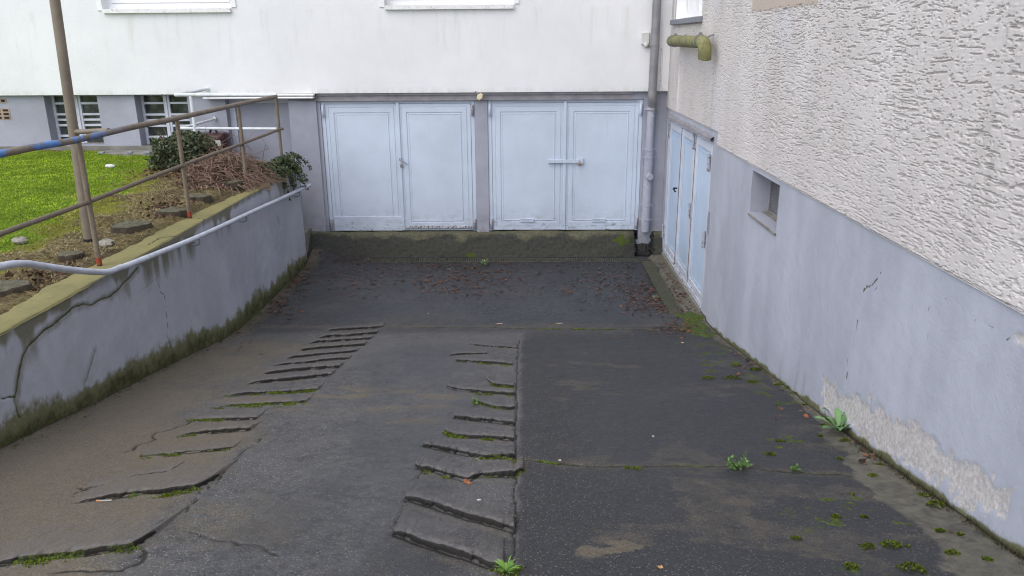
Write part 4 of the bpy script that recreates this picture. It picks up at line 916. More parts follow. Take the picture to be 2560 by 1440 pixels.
# ================================================================== railings, handrail, pole
XP=-3.48
rl=thing('steel_railing',(XP,8,-1.74),'brown two-bar steel railing with flaking blue paint on top of the garden wall','railing')
p1=onX(250,668,XP);p2=onX(475,548,XP);p3=onX(618,468,XP);p4=onX(690,240,XP)
pc=p4[1]
zt0,zt1=onX(0,385,XP)[2],onX(690,241,XP)[2];ztf=lambda y:zt0+(y-onX(0,385,XP)[1])*(zt1-zt0)/(pc-onX(0,385,XP)[1])
zm0,zm1=onX(0,585,XP)[2],onX(695,325,XP)[2];zmf=lambda y:zm0+(y-onX(0,585,XP)[1])*(zm1-zm0)/(pc-onX(0,585,XP)[1])
# slight sag between the posts follows the photographed bars
tp=[(XP,y,onX(px,py,XP)[2]) for px,py in ((0,385),(180,352),(330,318),(440,296),(600,260),(690,241)) for y in [onX(px,py,XP)[1]]]
tp=[(XP,2.2,tp[0][2]-.0)]+tp
MB().tube(smoothpath(tp,5),.026,12).build('top_rail','rail',rl)
mp=[(XP,y,onX(px,py,XP)[2]) for px,py in ((0,585),(215,507),(460,412),(608,358),(695,325)) for y in [onX(px,py,XP)[1]]]
MB().tube(smoothpath([(XP,2.2,mp[0][2])]+mp,5),.019,12).build('lower_rail','railb',rl)
def post(base,topy):
    x,y,z=XP,base[1],-1.745;zt=ztf(y)-.015
    # small lean measured on the photograph
    ob=bpy.data.objects.new('post',None)
    m=MB().tube([(0,0,-.03),(0,0,.5),(topy,0,zt-z)],.021,12);o=m.build('post','post',None);o.parent=rl;o.location=Vector((x,y,z))-rl.location
    bpy.data.objects.remove(ob)
post(p1,0.);post(p2,0.);post(p3,0.);post((XP,pc,0),0.);post((XP,4.0,0),0.);post((XP,2.25,0),0.)
for y,z in ((p2[1],None),(p3[1],None)):
    z=zmf(y);MB().tube([(XP,y-.03,z),(XP,y+.03,z)],.025,10).build('weld_collar','railb',rl)
MB().tube([(XP+.0,pc+.0,zmf(pc)),(XP+.05,pc+.03,zmf(pc)+.012)],.019,10).build('rail_stub','railb',rl)
# white railing along the sunken path
YW=pc+.0
wr=thing('path_railing',(-4.5,YW,-1.72),'white two-bar railing around the sunken path, behind the bushes','railing')
a=onY(438,237,YW);b=onY(692,238,YW);c=onY(520,222,YF)
MB().tube([tuple(a),(b[0],YW,b[2])],.027,12).build('top_rail','wrail',wr)
MB().tube([tuple(a),tuple(c)],.024,12).build('return_rail','wrail',wr)
a2=onY(452,321,YW);b2=onY(692,322,YW);c2=onY(538,297,YB);MB().tube([tuple(a2),tuple(b2)],.019,12).build('lower_rail','wrail',wr);MB().tube([tuple(a2),tuple(c2)],.017,12).tube([(c2[0]-.01,YB-.012,c2[2]-.002),(c2[0],YB-.001,c2[2])],.035,12).build('return_rail','wrail',wr)
t0=onY(477,240,YW);t1=onY(491,345,YW);MB().tube([tuple(t0),(t0[0],YW,-1.7)],.025,12).build('post','wrail',wr)
# handrail on the ramp side of the wall
XH=XL+.085
hp=[(XH,y,z) for px,py in ((0,667),(60,659),(100,664),(190,676),(265,680),(300,669),(335,657),(500,590),(640,525),(768,466)) for y,z in [onX(px,py,XH)[1:]]]
hp=[(XH,3.0,hp[0][2]+.02),(XH,4.2,hp[0][2]+.005)]+hp
e=hp[-1];hook=[(XH-.015,e[1]+.07,e[2]-.01),(XH-.06,e[1]+.085,e[2]-.005),(XL-.02,e[1]+.02,e[2]+.0)]
hr=thing('handrail',(XH,8,-1.9),'pale blue-grey pipe handrail running along the inside of the garden wall','handrail')
MB().tube(smoothpath(hp+hook,6),.024,14).build('rail','hrail',hr)
for px,py in ((497,594),(615,538),(748,478),(200,677)):
    q=onX(px,py,XH);zb=q[2]
    if px==200: continue
    MB().tube(smoothpath([(XH,q[1],zb-.015),(XH,q[1],zb-.055),(XH-.03,q[1],zb-.075),(XL-.02,q[1],zb-.075)],4),.008,8).build('bracket','lintel',hr)
# tall pole behind the wall
PB=onZ(224,612,-1.735);PT=onY(137,0,PB[1])
po=thing('metal_pole',tuple(PB),'tall brown metal pole standing in the lawn border behind the wall','pole')
dx=(PT[0]-PB[0])/(PT[2]-PB[2]);hh=5.2
MB().tube([(PB[0],PB[1],PB[2]-.05),(PB[0]+dx*.1,PB[1],PB[2]+.1),(PT[0],PT[1],PT[2]),(PB[0]+dx*hh,PB[1],PB[2]+hh)],[.046,.043,.041,.039],16).build('shaft','pole',po)
MB().tube([(PB[0],PB[1],PB[2]-.02),(PB[0]+dx*.06,PB[1],PB[2]+.06)],.0475,16).build('base_band','dark',po)
bz=onY(195,330,PB[1]);MB().tube([(PB[0]+dx*(bz[2]-PB[2]),PB[1],bz[2]),tuple(onX(272,326,XP+.0))],.021,10).build('bracket','pole',po)

# ================================================================== planting
def blob_points(n,c,r,seed,fill=.55):
    d=rng.normal(size=(n,3));d/=np.linalg.norm(d,axis=1)[:,None];d[:,2]=np.abs(d[:,2])*1.0-.25*(rng.random(n)<.4)
    lump=1+.35*(fbm(d[:,0]*2.2+seed,d[:,1]*2.2+d[:,2]*1.7,3,seed)-.5)*2
    rr=(fill+(1-fill)*rng.random(n)**.6)*lump
    return np.array(c)+d*rr[:,None]*np.array(r)
def at_lawn(px,py):
    p=onZ(px,py,-1.68)
    for _ in range(3): p=onZ(px,py,float(lawnz(np.array(p[0]),np.array(p[1]))))
    return p
bb=at_lawn(447,430)
ev=thing('evergreen_bush',(bb[0],bb[1]+.3,bb[2]),'dense dark evergreen bush on the lawn in front of the white railing','bush')
C=blob_points(15000,(bb[0]+.0,bb[1]+.30,bb[2]+.14),(.47,.42,.36),3)
C=C[C[:,2]<bb[2]+.50-.55*np.clip(C[:,0]-bb[0]-.12,0,1)]
hgt=np.clip((C[:,2]-bb[2])/.6,0,1)
cl=lerp_cols(len(C),(.034,.044,.024),(.125,.145,.08))*(.75+.6*fbm(C[:,0]*9,C[:,2]*9,3,5))[:,None]
cloud('foliage',C,.026,'bushm',ev,cl)
b=MB()
for i in range(30):
    a=rng.random()*6.28;R=.38;e=(bb[0]+math.cos(a)*R*.9,bb[1]+.35+math.sin(a)*R*.9,bb[2]+.1+.45*rng.random());b.tube([(bb[0],bb[1]+.35,bb[2]-.02),((bb[0]+e[0])/2,(bb[1]+.35+e[1])/2,bb[2]+.12),e],[.012,.008,.003],5,False)
b.build('stems','brown',ev)
def twigs(mb,n,c,r,lw,seed):
    rg=random.Random(seed)
    for i in range(n):
        a=rg.random()*6.28;q=rg.random()**.6;x=c[0]+math.cos(a)*q*r[0];y=c[1]+math.sin(a)*q*r[1]
        prof=max(.15,1-q*q*.9)*(.75+.5*rg.random());z=c[2]+r[2]*prof*rg.uniform(.05,1)
        th=rg.random()*6.28;L=rg.uniform(.12,.38);bend=rg.uniform(-1.6,1.6);P=[];dz=rg.uniform(-.25,.5)
        for k in range(4):
            P.append((x,y,z));x+=math.cos(th)*L/3;y+=math.sin(th)*L/3;z+=dz*L/3;th+=bend/3;dz-=.5
            z=max(z,c[2]-.03)
        mb.tube(P,[lw,lw*.9,lw*.7,lw*.35],3,False,False)
tb=onZ(628,455,-1.73)
tw=thing('twiggy_shrub',(-3.95,9.95,-1.72),'leafless brown twiggy shrub at the end of the garden wall','shrub')
b=MB();twigs(b,2600,(-3.86,10.05,-1.72),(.47,.85,.36),.0055,4);twigs(b,90,(-4.25,10.5,-1.68),(.3,.45,.2),.005,9);b.build('twigs','brown',tw)
b=MB();rg=random.Random(8)
for i in range(22):
    x=-3.95+rg.uniform(-.3,.4);y=10.3+rg.uniform(-.3,.5);h=.2+rg.random()*.22;P=[(x,y,-1.6)];
    for k in range(1,5): P.append((x+rg.uniform(-.05,.05)*k,y+rg.uniform(-.04,.04)*k,-1.6+h*k/4*1.25))
    b.tube(P,[.005,.0045,.004,.003,.002],3,False,False)
b.build('upright_stems','brown',tw)
C=blob_points(4200,(-3.88,10.05,-1.70),(.48,.85,.30),12,.2);C=C[C[:,2]>-1.75]
cloud('dead_foliage',C,.020,'bushm',tw,lerp_cols(len(C),(.07,.042,.03),(.22,.14,.10)),2.2)
# trailing evergreen over the wall end
iv=thing('trailing_conifer',(-3.4,10.75,-1.75),'green trailing creeper spilling over the far end of the garden wall','plant')
C=[];rg=random.Random(3);b=MB()
for i in range(58):
    x=-3.5+rg.uniform(-.12,.12);y=10.75+rg.uniform(-.38,.55);z=-1.70+rg.uniform(-.02,.12);th=rg.gauss(0,.9);L=rg.uniform(.2,.5);n=14;dz=rg.uniform(.15,1.0);P=[(x,y,z)]
    for k in range(n):
        x+=math.cos(th)*L/n*.75;y+=math.sin(th)*L/n;z+=dz*L/n;dz-=.16;th+=rg.uniform(-.2,.2)
        x=min(x,XL+.16);P.append((x,y,z))
        for j in range(11): C.append((x+rg.gauss(0,.018),y+rg.gauss(0,.018),z+rg.gauss(0,.016)))
    b.tube(P[::3],.004,3,False,False)
b.build('stems','brown',iv)
C=np.array(C);cloud('foliage',C,.02,'bushm',iv,lerp_cols(len(C),(.034,.048,.024),(.125,.155,.075)),1.9)
def weed(px,py,n,L,w,label,name='weed',c0=(.05,.10,.03),c1=(.14,.24,.07),upr=.7,on=None,lobes=True):
    p=on if on is not None else onG(px,py)
    o=thing(name,tuple(p),label,'weed')
    Vv=[];F=[];cc=[];st=MB()
    for i in range(n):
        a=(i*2.4+rng.random()*.8) if lobes else rng.random()*6.28;l=L*(.55+.6*rng.random());up=upr*(.4+.9*rng.random());prev=None
        base=np.array(p)+np.array([math.cos(a),math.sin(a),0])*L*.06
        d=np.array([math.cos(a),math.sin(a),0]);sd=np.array([-math.sin(a),math.cos(a),0]);c=np.array(c0)+(np.array(c1)-np.array(c0))*rng.random()
        m=9
        for k in range(m+1):
            t=k/m;ww=w*(math.sin(math.pi*min(1,t*.9+.06))**.8)*(.55+.75*t if t<.75 else 1.1-(t-.75)*2.2)*(1 if (not lobes or k%2) else .6)
            q=base+d*l*t*(1-.25*up)+np.array([0,0,1])*(l*up*(t-.55*t*t)+.004)
            Vv+=[q-sd*ww+np.array([0,0,.25*ww]),q,q+sd*ww+np.array([0,0,.25*ww])];cc+=[c,c*1.15,c]
            if k:
                b0=len(Vv)-6;F+=[(b0,b0+1,b0+4,b0+3),(b0+1,b0+2,b0+5,b0+4)]
    A=np.ones((len(Vv),4));A[:,:3]=np.array(cc)
    link_mesh('leaves',np_mesh('leaves',np.array(Vv)-np.array(p),np.array(F),True,{'col':A}),'weed',o)
    return o
pw=onX(2105,1062,XR-.03)
weed(0,0,13,.19,.030,'broad-leaved green weed growing at the foot of the right wall by the peeled render','weed',on=np.array([XR-.05,pw[1],gz(XR-.06,pw[1])]),c0=(.07,.14,.05),c1=(.17,.30,.12),upr=1.35)
def clump(px,py,r,h,n,lf,label,c0=(.06,.12,.03),c1=(.16,.28,.08)):
    p=onG(px,py);o=thing('weed',tuple(p),label,'weed','small weeds on the ramp');st=MB();C=[]
    for i in range(max(4,n//9)):
        a=i*2.4+rng.random();q=r*(.35+.65*rng.random());e=np.array([p[0]+math.cos(a)*q,p[1]+math.sin(a)*q,p[2]+h*(.35+.65*rng.random())])
        m=(np.array(p)+e)/2+np.array([0,0,h*.15]);st.tube([tuple(p),tuple(m),tuple(e)],[.0025,.002,.001],4,False)
        for k in range(9):
            t=.35+.65*rng.random();C.append(np.array(p)*(1-t)**2+2*t*(1-t)*m+t*t*e+rng.normal(size=3)*lf*.55)
    st.build('stems','weedstem',o);C=np.array(C);cloud('leaves',C,lf,'weed',o,lerp_cols(len(C),c0,c1),1.7,1.2)
MT['weedstem']=paint('weed_stem',(.09,.14,.04),.7,.2)
clump(1845,1172,.075,.07,130,.013,'bushy bright green weed in the long crack on the right of the ramp')
clump(1986,1176,.03,.04,45,.011,'tiny green seedling in the same crack, nearer the right wall')
clump(1188,1010,.04,.045,60,.012,'small green sprig among the ribs in the middle of the ramp',(.08,.15,.03),(.25,.38,.12))
clump(1212,664,.09,.09,70,.018,'pale green thistle-like weed beside the drain below the garage doors',(.1,.16,.08),(.24,.34,.17))
weed(1265,1432,46,.065,.0028,'bright green grass tuft in the crack at the bottom of the picture','grass_tuft',(.07,.15,.02),(.2,.36,.06),1.2,lobes=False)
clump(1640,745,.06,.04,40,.015,'small grey-green weed among the fallen leaves by the blue door',(.09,.12,.06),(.17,.22,.12))

# stumps and stones in the border
def stump(px,py,w,h,label,seed):
    p=at_lawn(px,py);o=thing('tree_stump',tuple(p),label,'stump','tree stumps in the lawn border');rg=random.Random(seed);n=28
    rr=[w*(1+.07*math.sin(3*2*math.pi*i/n+seed)+.05*math.sin(5*2*math.pi*i/n)+.04*rg.uniform(-1,1)) for i in range(n)]
    V=[];F=[]
    for k,(z,s) in enumerate(((-.04,1.12),(h*.5,1.03),(h*.92,1.),(h,.94))):
        for i in range(n):
            a=2*math.pi*i/n;V.append((p[0]+math.cos(a)*rr[i]*s,p[1]+math.sin(a)*rr[i]*s,p[2]+z+rg.uniform(-.006,.006)))
    V.append((p[0],p[1],p[2]+h+.004))
    for k in range(3):
        for i in range(n): F.append((k*n+i,k*n+(i+1)%n,(k+1)*n+(i+1)%n,(k+1)*n+i))
    MB().add(V[:4*n],F).build('bark','dark' if False else 'lintel' if False else 'stumpbark',o)
    MB().add(V[3*n:],[(i,(i+1)%n,n) for i in range(n)]).build('cut_face','stump',o)
MT['stumpbark']=paint('stump_bark',(.05,.04,.028),.95,.4,None,0,20,bump=.6)
stump(328,572,.165,.05,'largest flat sawn tree stump, in the border just right of the pole',1)
stump(430,532,.14,.035,'low sawn stump between the large stump and the second railing post',2)
stump(500,497,.12,.04,'grey sawn stump directly behind the second railing post',3)
stump(578,459,.16,.04,'dark stump half hidden under the twiggy shrub',4)
stump(176,643,.10,.035,'small crumbling stump left of the pole foot',5)
stump(12,728,.16,.045,'stump at the left edge of the picture, nearest to the viewer',6)
def rock(px,py,s,label,seed,name='stone'):
    p=at_lawn(px,py);rg=random.Random(seed);V=[];F=[];n=10;m=6
    for j in range(m+1):
        ph=math.pi*j/m
        for i in range(n):
            a=2*math.pi*i/n;q=s*(1+.35*(float(vn(np.array(math.cos(a)*1.7+seed),np.array(math.sin(a)*1.7+j*.6),seed))-.5)*2)
            V.append((p[0]+q*math.sin(ph)*math.cos(a)*1.2,p[1]+q*math.sin(ph)*math.sin(a),p[2]+q*.65*math.cos(ph)+s*.2))
    for j in range(m):
        for i in range(n): F.append((j*n+i,j*n+(i+1)%n,(j+1)*n+(i+1)%n,(j+1)*n+i))
    o=MB().add(V,F).build(name,'stone',loc=tuple(p));tag(o,label,'stone','stones in the lawn border')
rock(266,612,.062,'pale angular stone lying right of the pole foot',2)
rock(48,604,.05,'flat pale stone sunk in the straw left of the pole',5)

# bin behind the railing
q=onY(527,322,11.65);bx=q[0]
bn=thing('wheelie_bin',(bx,11.66,-2.78),'dark maroon glossy bin with a white tag behind the white railing','bin')
zt=q[2]-.07;b=MB()
V=[];F=[]
for z,w,d in ((-2.74,.20,.17),(zt-.12,.245,.2),(zt-.06,.25,.21),(zt-.01,.235,.2),(zt+.015,.18,.15)):
    n=24
    for i in range(n):
        a=2*math.pi*i/n;c,s=math.cos(a),math.sin(a);V.append((bx+w*math.copysign(abs(c)**.5,c),11.66+d*math.copysign(abs(s)**.5,s),z))
for k in range(4):
    for i in range(24): F.append((k*24+i,k*24+(i+1)%24,k*24+24+(i+1)%24,k*24+24+i))
F.append(tuple(range(96,120)));b.add(V,F,True).build('body','maroon',bn)
MB().tube(smoothpath([(bx-.02,11.66,zt+.0),(bx-.01,11.66,zt+.05),(bx+.06,11.66,zt+.06),(bx+.08,11.66,zt+.0)],5),.016,8).build('handle','dark',bn)
MB().bbox(bx+.09,bx+.205,11.43,11.448,zt-.16,zt-.075,.01).build('tag','box',bn)
MB().bbox(bx-.15,bx-.105,11.435,11.453,zt-.235,zt-.185,.006).bbox(bx-.139,bx-.116,11.430,11.4345,zt-.222,zt-.198,.003).build('emblem','steel',bn)

# ================================================================== drains, litter, leaves, moss
def grate(name,x0,x1,y0,y1,label,along):
    o=thing(name,((x0+x1)/2,(y0+y1)/2,-3.2),label,'drain','drain grates');b=MB();t=.006
    zt=lambda x,y:float(rampz(y))+.016
    z=max(gz(x0,y0),gz(x1,y1),gz((x0+x1)/2,(y0+y1)/2),gz(x0,y1),gz(x1,y0))+.004
    b.box(x0,x1,y0,y0+.012,z-.03,z).box(x0,x1,y1-.012,y1,z-.03,z)
    L=(x1-x0) if along=='x' else (y1-y0);n=int(L/.034)
    for i in range(n):
        c=(i+.5)/n*L
        if along=='x': b.box(x0+c-.007,x0+c+.007,y0+.0125,y1-.0125,z-.025,z-.001)
        else: b.box(x0,x1,y0+.0125+c*.97-.007,y0+.0125+c*.97+.007,z-.025,z-.001)
    b.build('bars','grate',o)
    MB().box(x0,x1,y0+.0125,y1-.0125,z-.012,z-.0095).build('channel','dark',o)
ya=onR(1200,659)[1]
grate('drain_grate',onR(905,655)[0],1.72,11.44,11.62,'long mossy drain grate along the kerb below the garage doors','x')
grate('drain_grate',1.735,1.9,9.0,11.43,'shorter drain grate beside the blue folding door, half under leaves','y')
def leaf_mesh(seed,s):
    rg=random.Random(seed);n=14;V=[(0,0,s*.12)];cu=rg.uniform(.2,.9)
    for i in range(n):
        a=2*math.pi*i/n;r=s*(.55+.45*abs(math.cos(2.5*a)))*(1 if i%2 else .68)*rg.uniform(.85,1.1)
        x,y=math.cos(a)*r,math.sin(a)*r*.75;V.append((x,y,s*.12+abs(x)*cu*.45+rg.uniform(0,.12)*s))
    me=bpy.data.meshes.new('fallen_leaf');me.from_pydata(V,[],[(0,1+i,1+(i+1)%n) for i in range(n)]);me.update();return me
LM={k:[leaf_mesh(i*7+len(k),1.) for i in range(4)] for k in ('leafb','leafo','leafy')}
for k in LM:
    for me in LM[k]: me.materials.append(MT[k])
def leaf(px,py,s,k,label,grp):
    p=onG(px,py);o=bpy.data.objects.new('fallen_leaf',random.choice(LM[k]));COL.objects.link(o);o.location=p;o.scale=(s,s,s);o.rotation_euler=(random.uniform(-.25,.25),random.uniform(-.25,.25),random.random()*6.28);tag(o,label,'leaf',grp)
for px,py,s,k,lb in [(755,780,.055,'leafo','orange-brown leaf lying right of the garden wall foot, left of the ribs'),(1705,856,.05,'leafy','pale cream leaf by itself near the moss in front of the blue door'),(1845,937,.045,'leafo','orange-brown curled leaf near the right wall, above the broad-leaved weed'),
   (2015,1040,.05,'leafo','bright orange narrow leaf left of the broad-leaved weed'),(1952,1023,.055,'leafb','dark brown curled leaf, upper of two left of the broad-leaved weed'),(1942,1046,.045,'leafb','small dark leaf just below the dark curled leaf'),(1425,732,.05,'leafo','orange leaf alone in the middle of the damp asphalt'),(1540,846,.035,'leafo','reddish leaf just in front of the mossy seam'),
   (1465,653,.04,'leafo','light orange leaf lying on the right part of the drain grate'),(1135,697,.06,'leafo','rusty red leaf in the litter below the left garage door'),(1168,1208,.06,'leafo','reddish brown leaf wedged in the broken rib in mid ramp'),(1650,1420,.03,'leafy','pale little leaf at the bottom edge of the picture'),(2378,1328,.03,'leafb','brown shrivelled leaf by the concrete margin at lower right'),(1180,672,.04,'leafo','small orange leaf left of the thistle-like weed'),(920,648,.05,'leafo','orange leaf on the left end of the drain grate')]:
    leaf(px,py,s*.62,k,lb,'stray leaves on the ramp')
def scatter(n,poly):
    out=[]
    while len(out)<n:
        (cx,cy,rx,ry)=random.choice(poly);out.append((random.gauss(cx,rx),random.gauss(cy,ry)))
    return out
ZL=[(1180,690,45,14),(1180,672,20,6),(1640,735,28,18),(1655,760,28,16),(1600,720,35,16),(1690,820,30,10),(1100,668,60,8),(950,655,40,6),(745,690,16,10),(1660,712,15,10),(1500,700,80,15)]
for px,py in scatter(60,ZL):
    if py>652 and px<1715: leaf(px,py,random.uniform(.02,.04),'leafb','dark brown dead leaf lying on the damp asphalt near the drains','brown leaves on the damp asphalt')
def litter():
    Z2=[(1180,700,60,22,240),(1120,720,50,15,90),(1000,690,90,16,170),(1630,735,40,22,330),(1660,765,30,16,170),(1690,822,28,10,100),(1590,690,50,20,90),(740,700,20,16,170),(690,760,22,18,150),(1420,700,120,25,170),(1300,690,100,30,110),(900,700,60,25,90),(1560,740,60,22,90),(880,650,50,6,70),(1100,660,150,6,130),(1900,905,30,20,40),(2190,1120,25,14,50),(560,830,40,24,60)]
    C=[];cs=[];sz=[]
    for cx,cy,rx,ry,n in Z2:
        for i in range(n):
            px,py=random.gauss(cx,rx),random.gauss(cy,ry)
            if py<645: continue
            p=onR(px,py)
            if p[0]>XR-.03 or p[0]<XL+.02 or p[1]>11.7: continue
            C.append((p[0],p[1],gz(p[0],p[1])+.006));sz.append(random.uniform(.010,.036));t=random.random();c=np.array((.025,.015,.012))*(1-t)+np.array((.135,.072,.05))*t
            cs.append(c if random.random()>.06 else np.array((.2,.085,.045)))
    # wall foot debris
    for y in np.arange(3.2,11.3,.02):
        if random.random()<.55: x=XL+.03+abs(random.gauss(0,.05));C.append((x,y,gz(x,y)+.005));sz.append(random.uniform(.006,.022));cs.append(np.array((.05,.04,.02))*random.uniform(.5,2.2))
        if random.random()<.6 and y<8.8: x=XR-.03-abs(random.gauss(0,.035));C.append((x,y,gz(x,y)+.004));sz.append(random.uniform(.006,.02));cs.append(np.array((.11,.085,.055))*random.uniform(.4,1.8))
        if random.random()<.5 and y>8.9: x=XR-.06-abs(random.gauss(0,.05));C.append((x,y,gz(x,y)+.006));sz.append(random.uniform(.01,.03));cs.append(np.array((.1,.06,.035))*random.uniform(.5,1.8))
    C=np.array(C);n=len(C);sz=np.array(sz);cs=np.array(cs);V=[];F=[];A=[]
    az=rng.random(n)*6.28
    for i in range(n):
        s=sz[i];a=az[i];d=np.array([math.cos(a),math.sin(a),0]);e=np.array([-math.sin(a),math.cos(a),0])*random.uniform(.25,.7);u=np.array([0,0,1.])
        k=len(V);V+=[C[i]-d*s+u*s*random.uniform(0,.5),C[i]+e*s+u*s*random.uniform(0,.4),C[i]+d*s+u*s*random.uniform(0,.6),C[i]-e*s+u*s*random.uniform(0,.3)];F.append((k,k+1,k+2,k+3));A+=[cs[i]]*4
    Ac=np.ones((len(V),4));Ac[:,:3]=np.array(A)
    tag(link_mesh('leaf_litter',np_mesh('leaf_litter',np.array(V),np.array(F),False,{'col':Ac}),'litter'),'crumbled brown leaf litter gathered by the drains and along the wall feet','leaf litter',kind='stuff')
    # leaf litter on the lawn border below the bushes
    C=[];n=900
    for i in range(n):
        px,py=random.choice([(random.gauss(430,50),random.gauss(437,9)),(random.gauss(560,60),random.gauss(455,12)),(random.gauss(430,40),random.gauss(520,12)),(random.gauss(130,70),random.gauss(700,20))])
        p=at_lawn(px,py)
        if p[0]>-3.6 or p[1]>11: continue
        C.append((p[0],p[1],p[2]+.01))
    C=np.array(C);cl=lerp_cols(len(C),(.045,.026,.018),(.16,.095,.06))
    o=cloud('leaf_litter',C+np.array([0,0,.006]),.03,'litter',None,cl,1.4);tag(o,'brown dead leaves lying under the bushes on the lawn','leaf litter',kind='stuff')
litter()
def moss():
    D=[(2230,1362,60,14),(2280,1420,70,16),(2170,1365,40,9),(2130,1418,45,10),(2380,1380,35,8),(2470,1395,30,8),(2340,1262,50,12),(2310,1238,30,7),(2160,1290,22,7),(2110,1102,24,6),(2135,1075,20,5),(2060,1062,18,5),(2010,1010,16,5),(1925,1135,36,8),(1950,1100,26,6),(2100,1145,26,6),(2180,1188,30,9),(2185,1105,24,6),(1880,955,30,8),(1975,970,30,9),(1945,962,24,8),(1990,985,20,6),(1890,925,40,9),(1840,915,34,8),(1830,945,50,8),(1770,945,44,7),(2030,1000,16,5),(2050,1090,18,5),(1945,1010,12,4),(2200,1160,16,5),(2130,1235,14,4),(2270,1365,14,4),(2350,1325,26,7),(2400,1335,20,5),(2090,1290,30,7),(1990,1345,30,7)]
    V=[];F=[];A=[]
    for px,py,w,h in D:
        p=onG(px,py);dep=np.linalg.norm(p);R=w*.42*dep/FPX
        for j in range(int(160*max(.25,min(2.2,R/.05)))):
            a=random.random()*6.28;q=math.sqrt(random.random());k2=.65+.7*float(vn(np.array(math.cos(a)*1.5+px),np.array(math.sin(a)*1.5+py),3));x=p[0]+math.cos(a)*q*R*k2;y=p[1]+math.sin(a)*q*R*k2*.8;dome=(1-q*q)*min(.022,R*.4)
            b=np.array([x,y,gz(x,y)+dome*.8-.002]);s=random.uniform(.004,.007);an=random.random()*6.28;d=np.array([math.cos(an)*s,math.sin(an)*s,0]);t=b+np.array([random.gauss(0,.004),random.gauss(0,.004),random.uniform(.005,.012)])
            k=len(V);V+=[b-d,b+d,t];F.append((k,k+1,k+2));c=np.array((.03,.05,.006))+(np.array((.15,.19,.025))-np.array((.03,.05,.006)))*random.random()**1.3;A+=[c*.7,c*.7,c*1.15]
    # moss in the rib grooves that is traced on the ramp
    for pts,w,a in MOSSL[:25]:
        pl=ramp_pl(pts)
        for i in range(len(pl)-1):
            L=math.dist(pl[i],pl[i+1]);n=int(L*1500*a)
            for j in range(n):
                t=random.random();x=pl[i][0]+(pl[i+1][0]-pl[i][0])*t+random.gauss(0,w*.2);y=pl[i][1]+(pl[i+1][1]-pl[i][1])*t-.02+random.gauss(0,w*.4)
                if vn(np.array(x*14),np.array(y*14),5)<.38: continue
                b=np.array([x,y,gz(x,y)-.001]);s=random.uniform(.003,.006);an=random.random()*6.28;d=np.array([math.cos(an)*s,math.sin(an)*s,0]);tp=b+np.array([random.gauss(0,.004),random.gauss(0,.004),random.uniform(.004,.016)])
                k=len(V);V+=[b-d,b+d,tp];F.append((k,k+1,k+2));c=np.array((.05,.075,.008))+(np.array((.2,.27,.03))-np.array((.05,.075,.008)))*random.random();A+=[c*.7,c*.7,c*1.1]
    # dark fuzzy growth along the right wall's foot
    for y in np.arange(2.6,5.0,.0022):
        if vn(np.array(y*3.),np.array(1.),9)<.35: continue
        x=XR-.012-abs(random.gauss(0,.016));b=np.array([x,y,gz(x,y)-.003]);h=random.uniform(.012,.05);d=np.array([0,.003,0]);tp=b+np.array([random.gauss(-.004,.008),random.gauss(0,.01),h])
        k=len(V);V+=[b-d,b+d,tp];F.append((k,k+1,k+2));c=np.array((.045,.042,.022))*random.uniform(.6,2.);A+=[c,c,c]
    Ac=np.ones((len(V),4));Ac[:,:3]=np.array(A)
    tag(link_mesh('moss',np_mesh('moss',np.array(V),np.array(F),False,{'col':Ac}),'mossm'),'green moss cushions on the asphalt and in the rib grooves','moss',kind='stuff')
moss()
def butt(px,py,label,col='butt',L=.06):
    p=onG(px,py);a=random.random()*.6-.3;d=Vector((math.cos(a),math.sin(a),0));z=p[2]+.006;P=Vector((p[0],p[1],z))
    o=MB().tube([P,P+d*L],.0045,8).build('cigarette_butt',col,loc=tuple(p));tag(o,label,'cigarette butt','cigarette ends on the ramp')
    MB().tube([P-d*.018,P-d*.0005],.0047,8).build('filter','filter',o)
butt(250,1253,'cigarette end with orange tip lying on a rib at lower left')
butt(1243,812,'white cigarette end on the flat asphalt just behind the mossy seam')
butt(1393,810,'cigarette end right of the other one behind the mossy seam')
def pebble(px,py,s,label,name='pebble',mat='butt',cat='pebble'):
    p=onG(px,py);b=MB();r=[(0,.02),(.3,.8),(.6,1.),(.9,.75),(1.05,.05)]
    o=b.tube([(p[0],p[1],p[2]+h*s*.7) for h,_ in r],[w*s for _,w in r],9).build(name,mat,loc=tuple(p));tag(o,label,cat,'pebbles on the ramp' if cat=='pebble' else None)
pebble(1197,1258,.019,'white flat disc on the wide rib in the middle foreground','bottle_cap','box','bottle cap')
pebble(1123,674,.022,'whitish stone among the litter left of the thistle-like weed')
pebble(1071,785,.011,'small white pebble on the damp asphalt left of centre')
pebble(1400,1152,.010,'tiny white pebble by the crack right of the ribs')
pebble(1633,1090,.009,'tiny white pebble alone on the dark right half of the ramp')
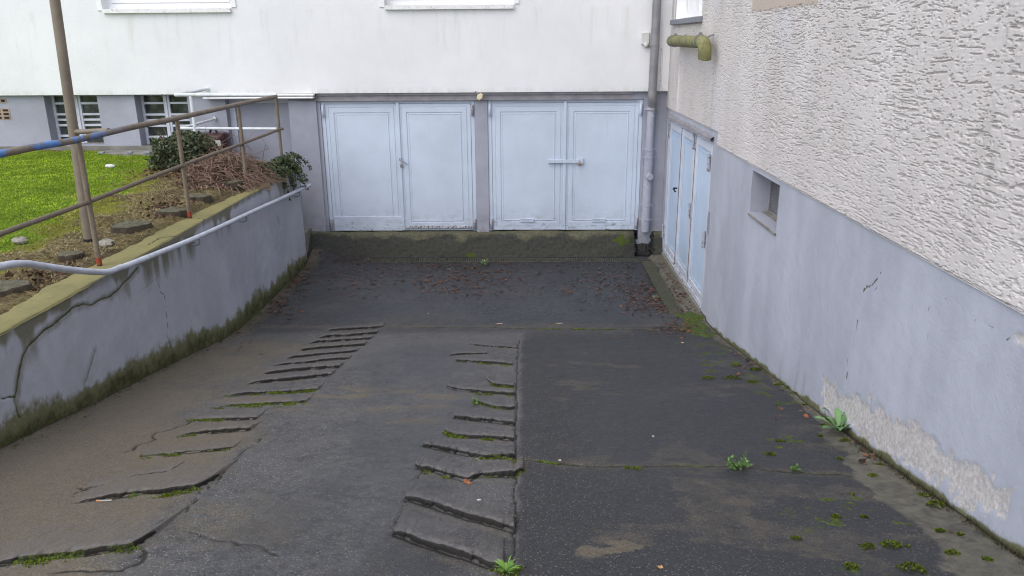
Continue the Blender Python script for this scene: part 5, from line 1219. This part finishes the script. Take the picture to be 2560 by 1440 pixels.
p=at_lawn(275,420);o=MB().bbox(p[0]-.055,p[0]+.055,p[1]-.03,p[1]+.03,p[2]+.0,p[2]+.05,.015).build('paper_cup','box',loc=tuple(p));tag(o,'crumpled white paper scrap lying on the green lawn','litter')
MB().bbox(p[0]+.04,p[0]+.075,p[1]-.025,p[1]+.02,p[2]+.01,p[2]+.042,.012).build('rim','box',o)

# ================================================================== camera, light
for o in list(COL.objects):
    if o.parent is None: o.location.z+=EYE
cd=bpy.data.cameras.new('camera');cam=bpy.data.objects.new('camera',cd);COL.objects.link(cam)
cd.sensor_width=36;cd.lens=FPX/2560*36;cd.clip_start=.05;cd.clip_end=1500
Rm=Matrix(((CR[0],CU[0],-CF[0]),(CR[1],CU[1],-CF[1]),(CR[2],CU[2],-CF[2])));cam.matrix_world=Matrix.Translation((0,0,EYE))@Rm.to_4x4();S.camera=cam
w=bpy.data.worlds.new('World');S.world=w;w.use_nodes=True;nt=w.node_tree;nt.nodes.clear()
sk=nt.nodes.new('ShaderNodeTexSky');sk.sky_type='NISHITA';sk.sun_disc=False;SUN_EL,SUN_AZ=52,216
sk.sun_elevation=rad(SUN_EL);sk.sun_rotation=rad(SUN_AZ);sk.air_density=1.;sk.dust_density=3.;sk.ozone_density=1.
bg=nt.nodes.new('ShaderNodeBackground');bg.inputs[1].default_value=.07;ou=nt.nodes.new('ShaderNodeOutputWorld');nt.links.new(sk.outputs[0],bg.inputs[0]);nt.links.new(bg.outputs[0],ou.inputs[0])
ld=bpy.data.lights.new('sun','SUN');ld.energy=1.5;ld.angle=rad(160);ld.color=(.9,.945,1.);lo=bpy.data.objects.new('sun',ld);COL.objects.link(lo)
d=Vector((math.sin(rad(SUN_AZ))*math.cos(rad(SUN_EL)),math.cos(rad(SUN_AZ))*math.cos(rad(SUN_EL)),math.sin(rad(SUN_EL))));lo.rotation_euler=d.to_track_quat('Z','Y').to_euler();lo.location=d*30
vs=S.view_settings;S.display_settings.display_device='sRGB';vs.view_transform='Standard';vs.look='None';vs.gamma=1;vs.use_curve_mapping=False;vs.exposure=1.3
S.cycles.max_bounces=8;S.cycles.filter_width=1.15
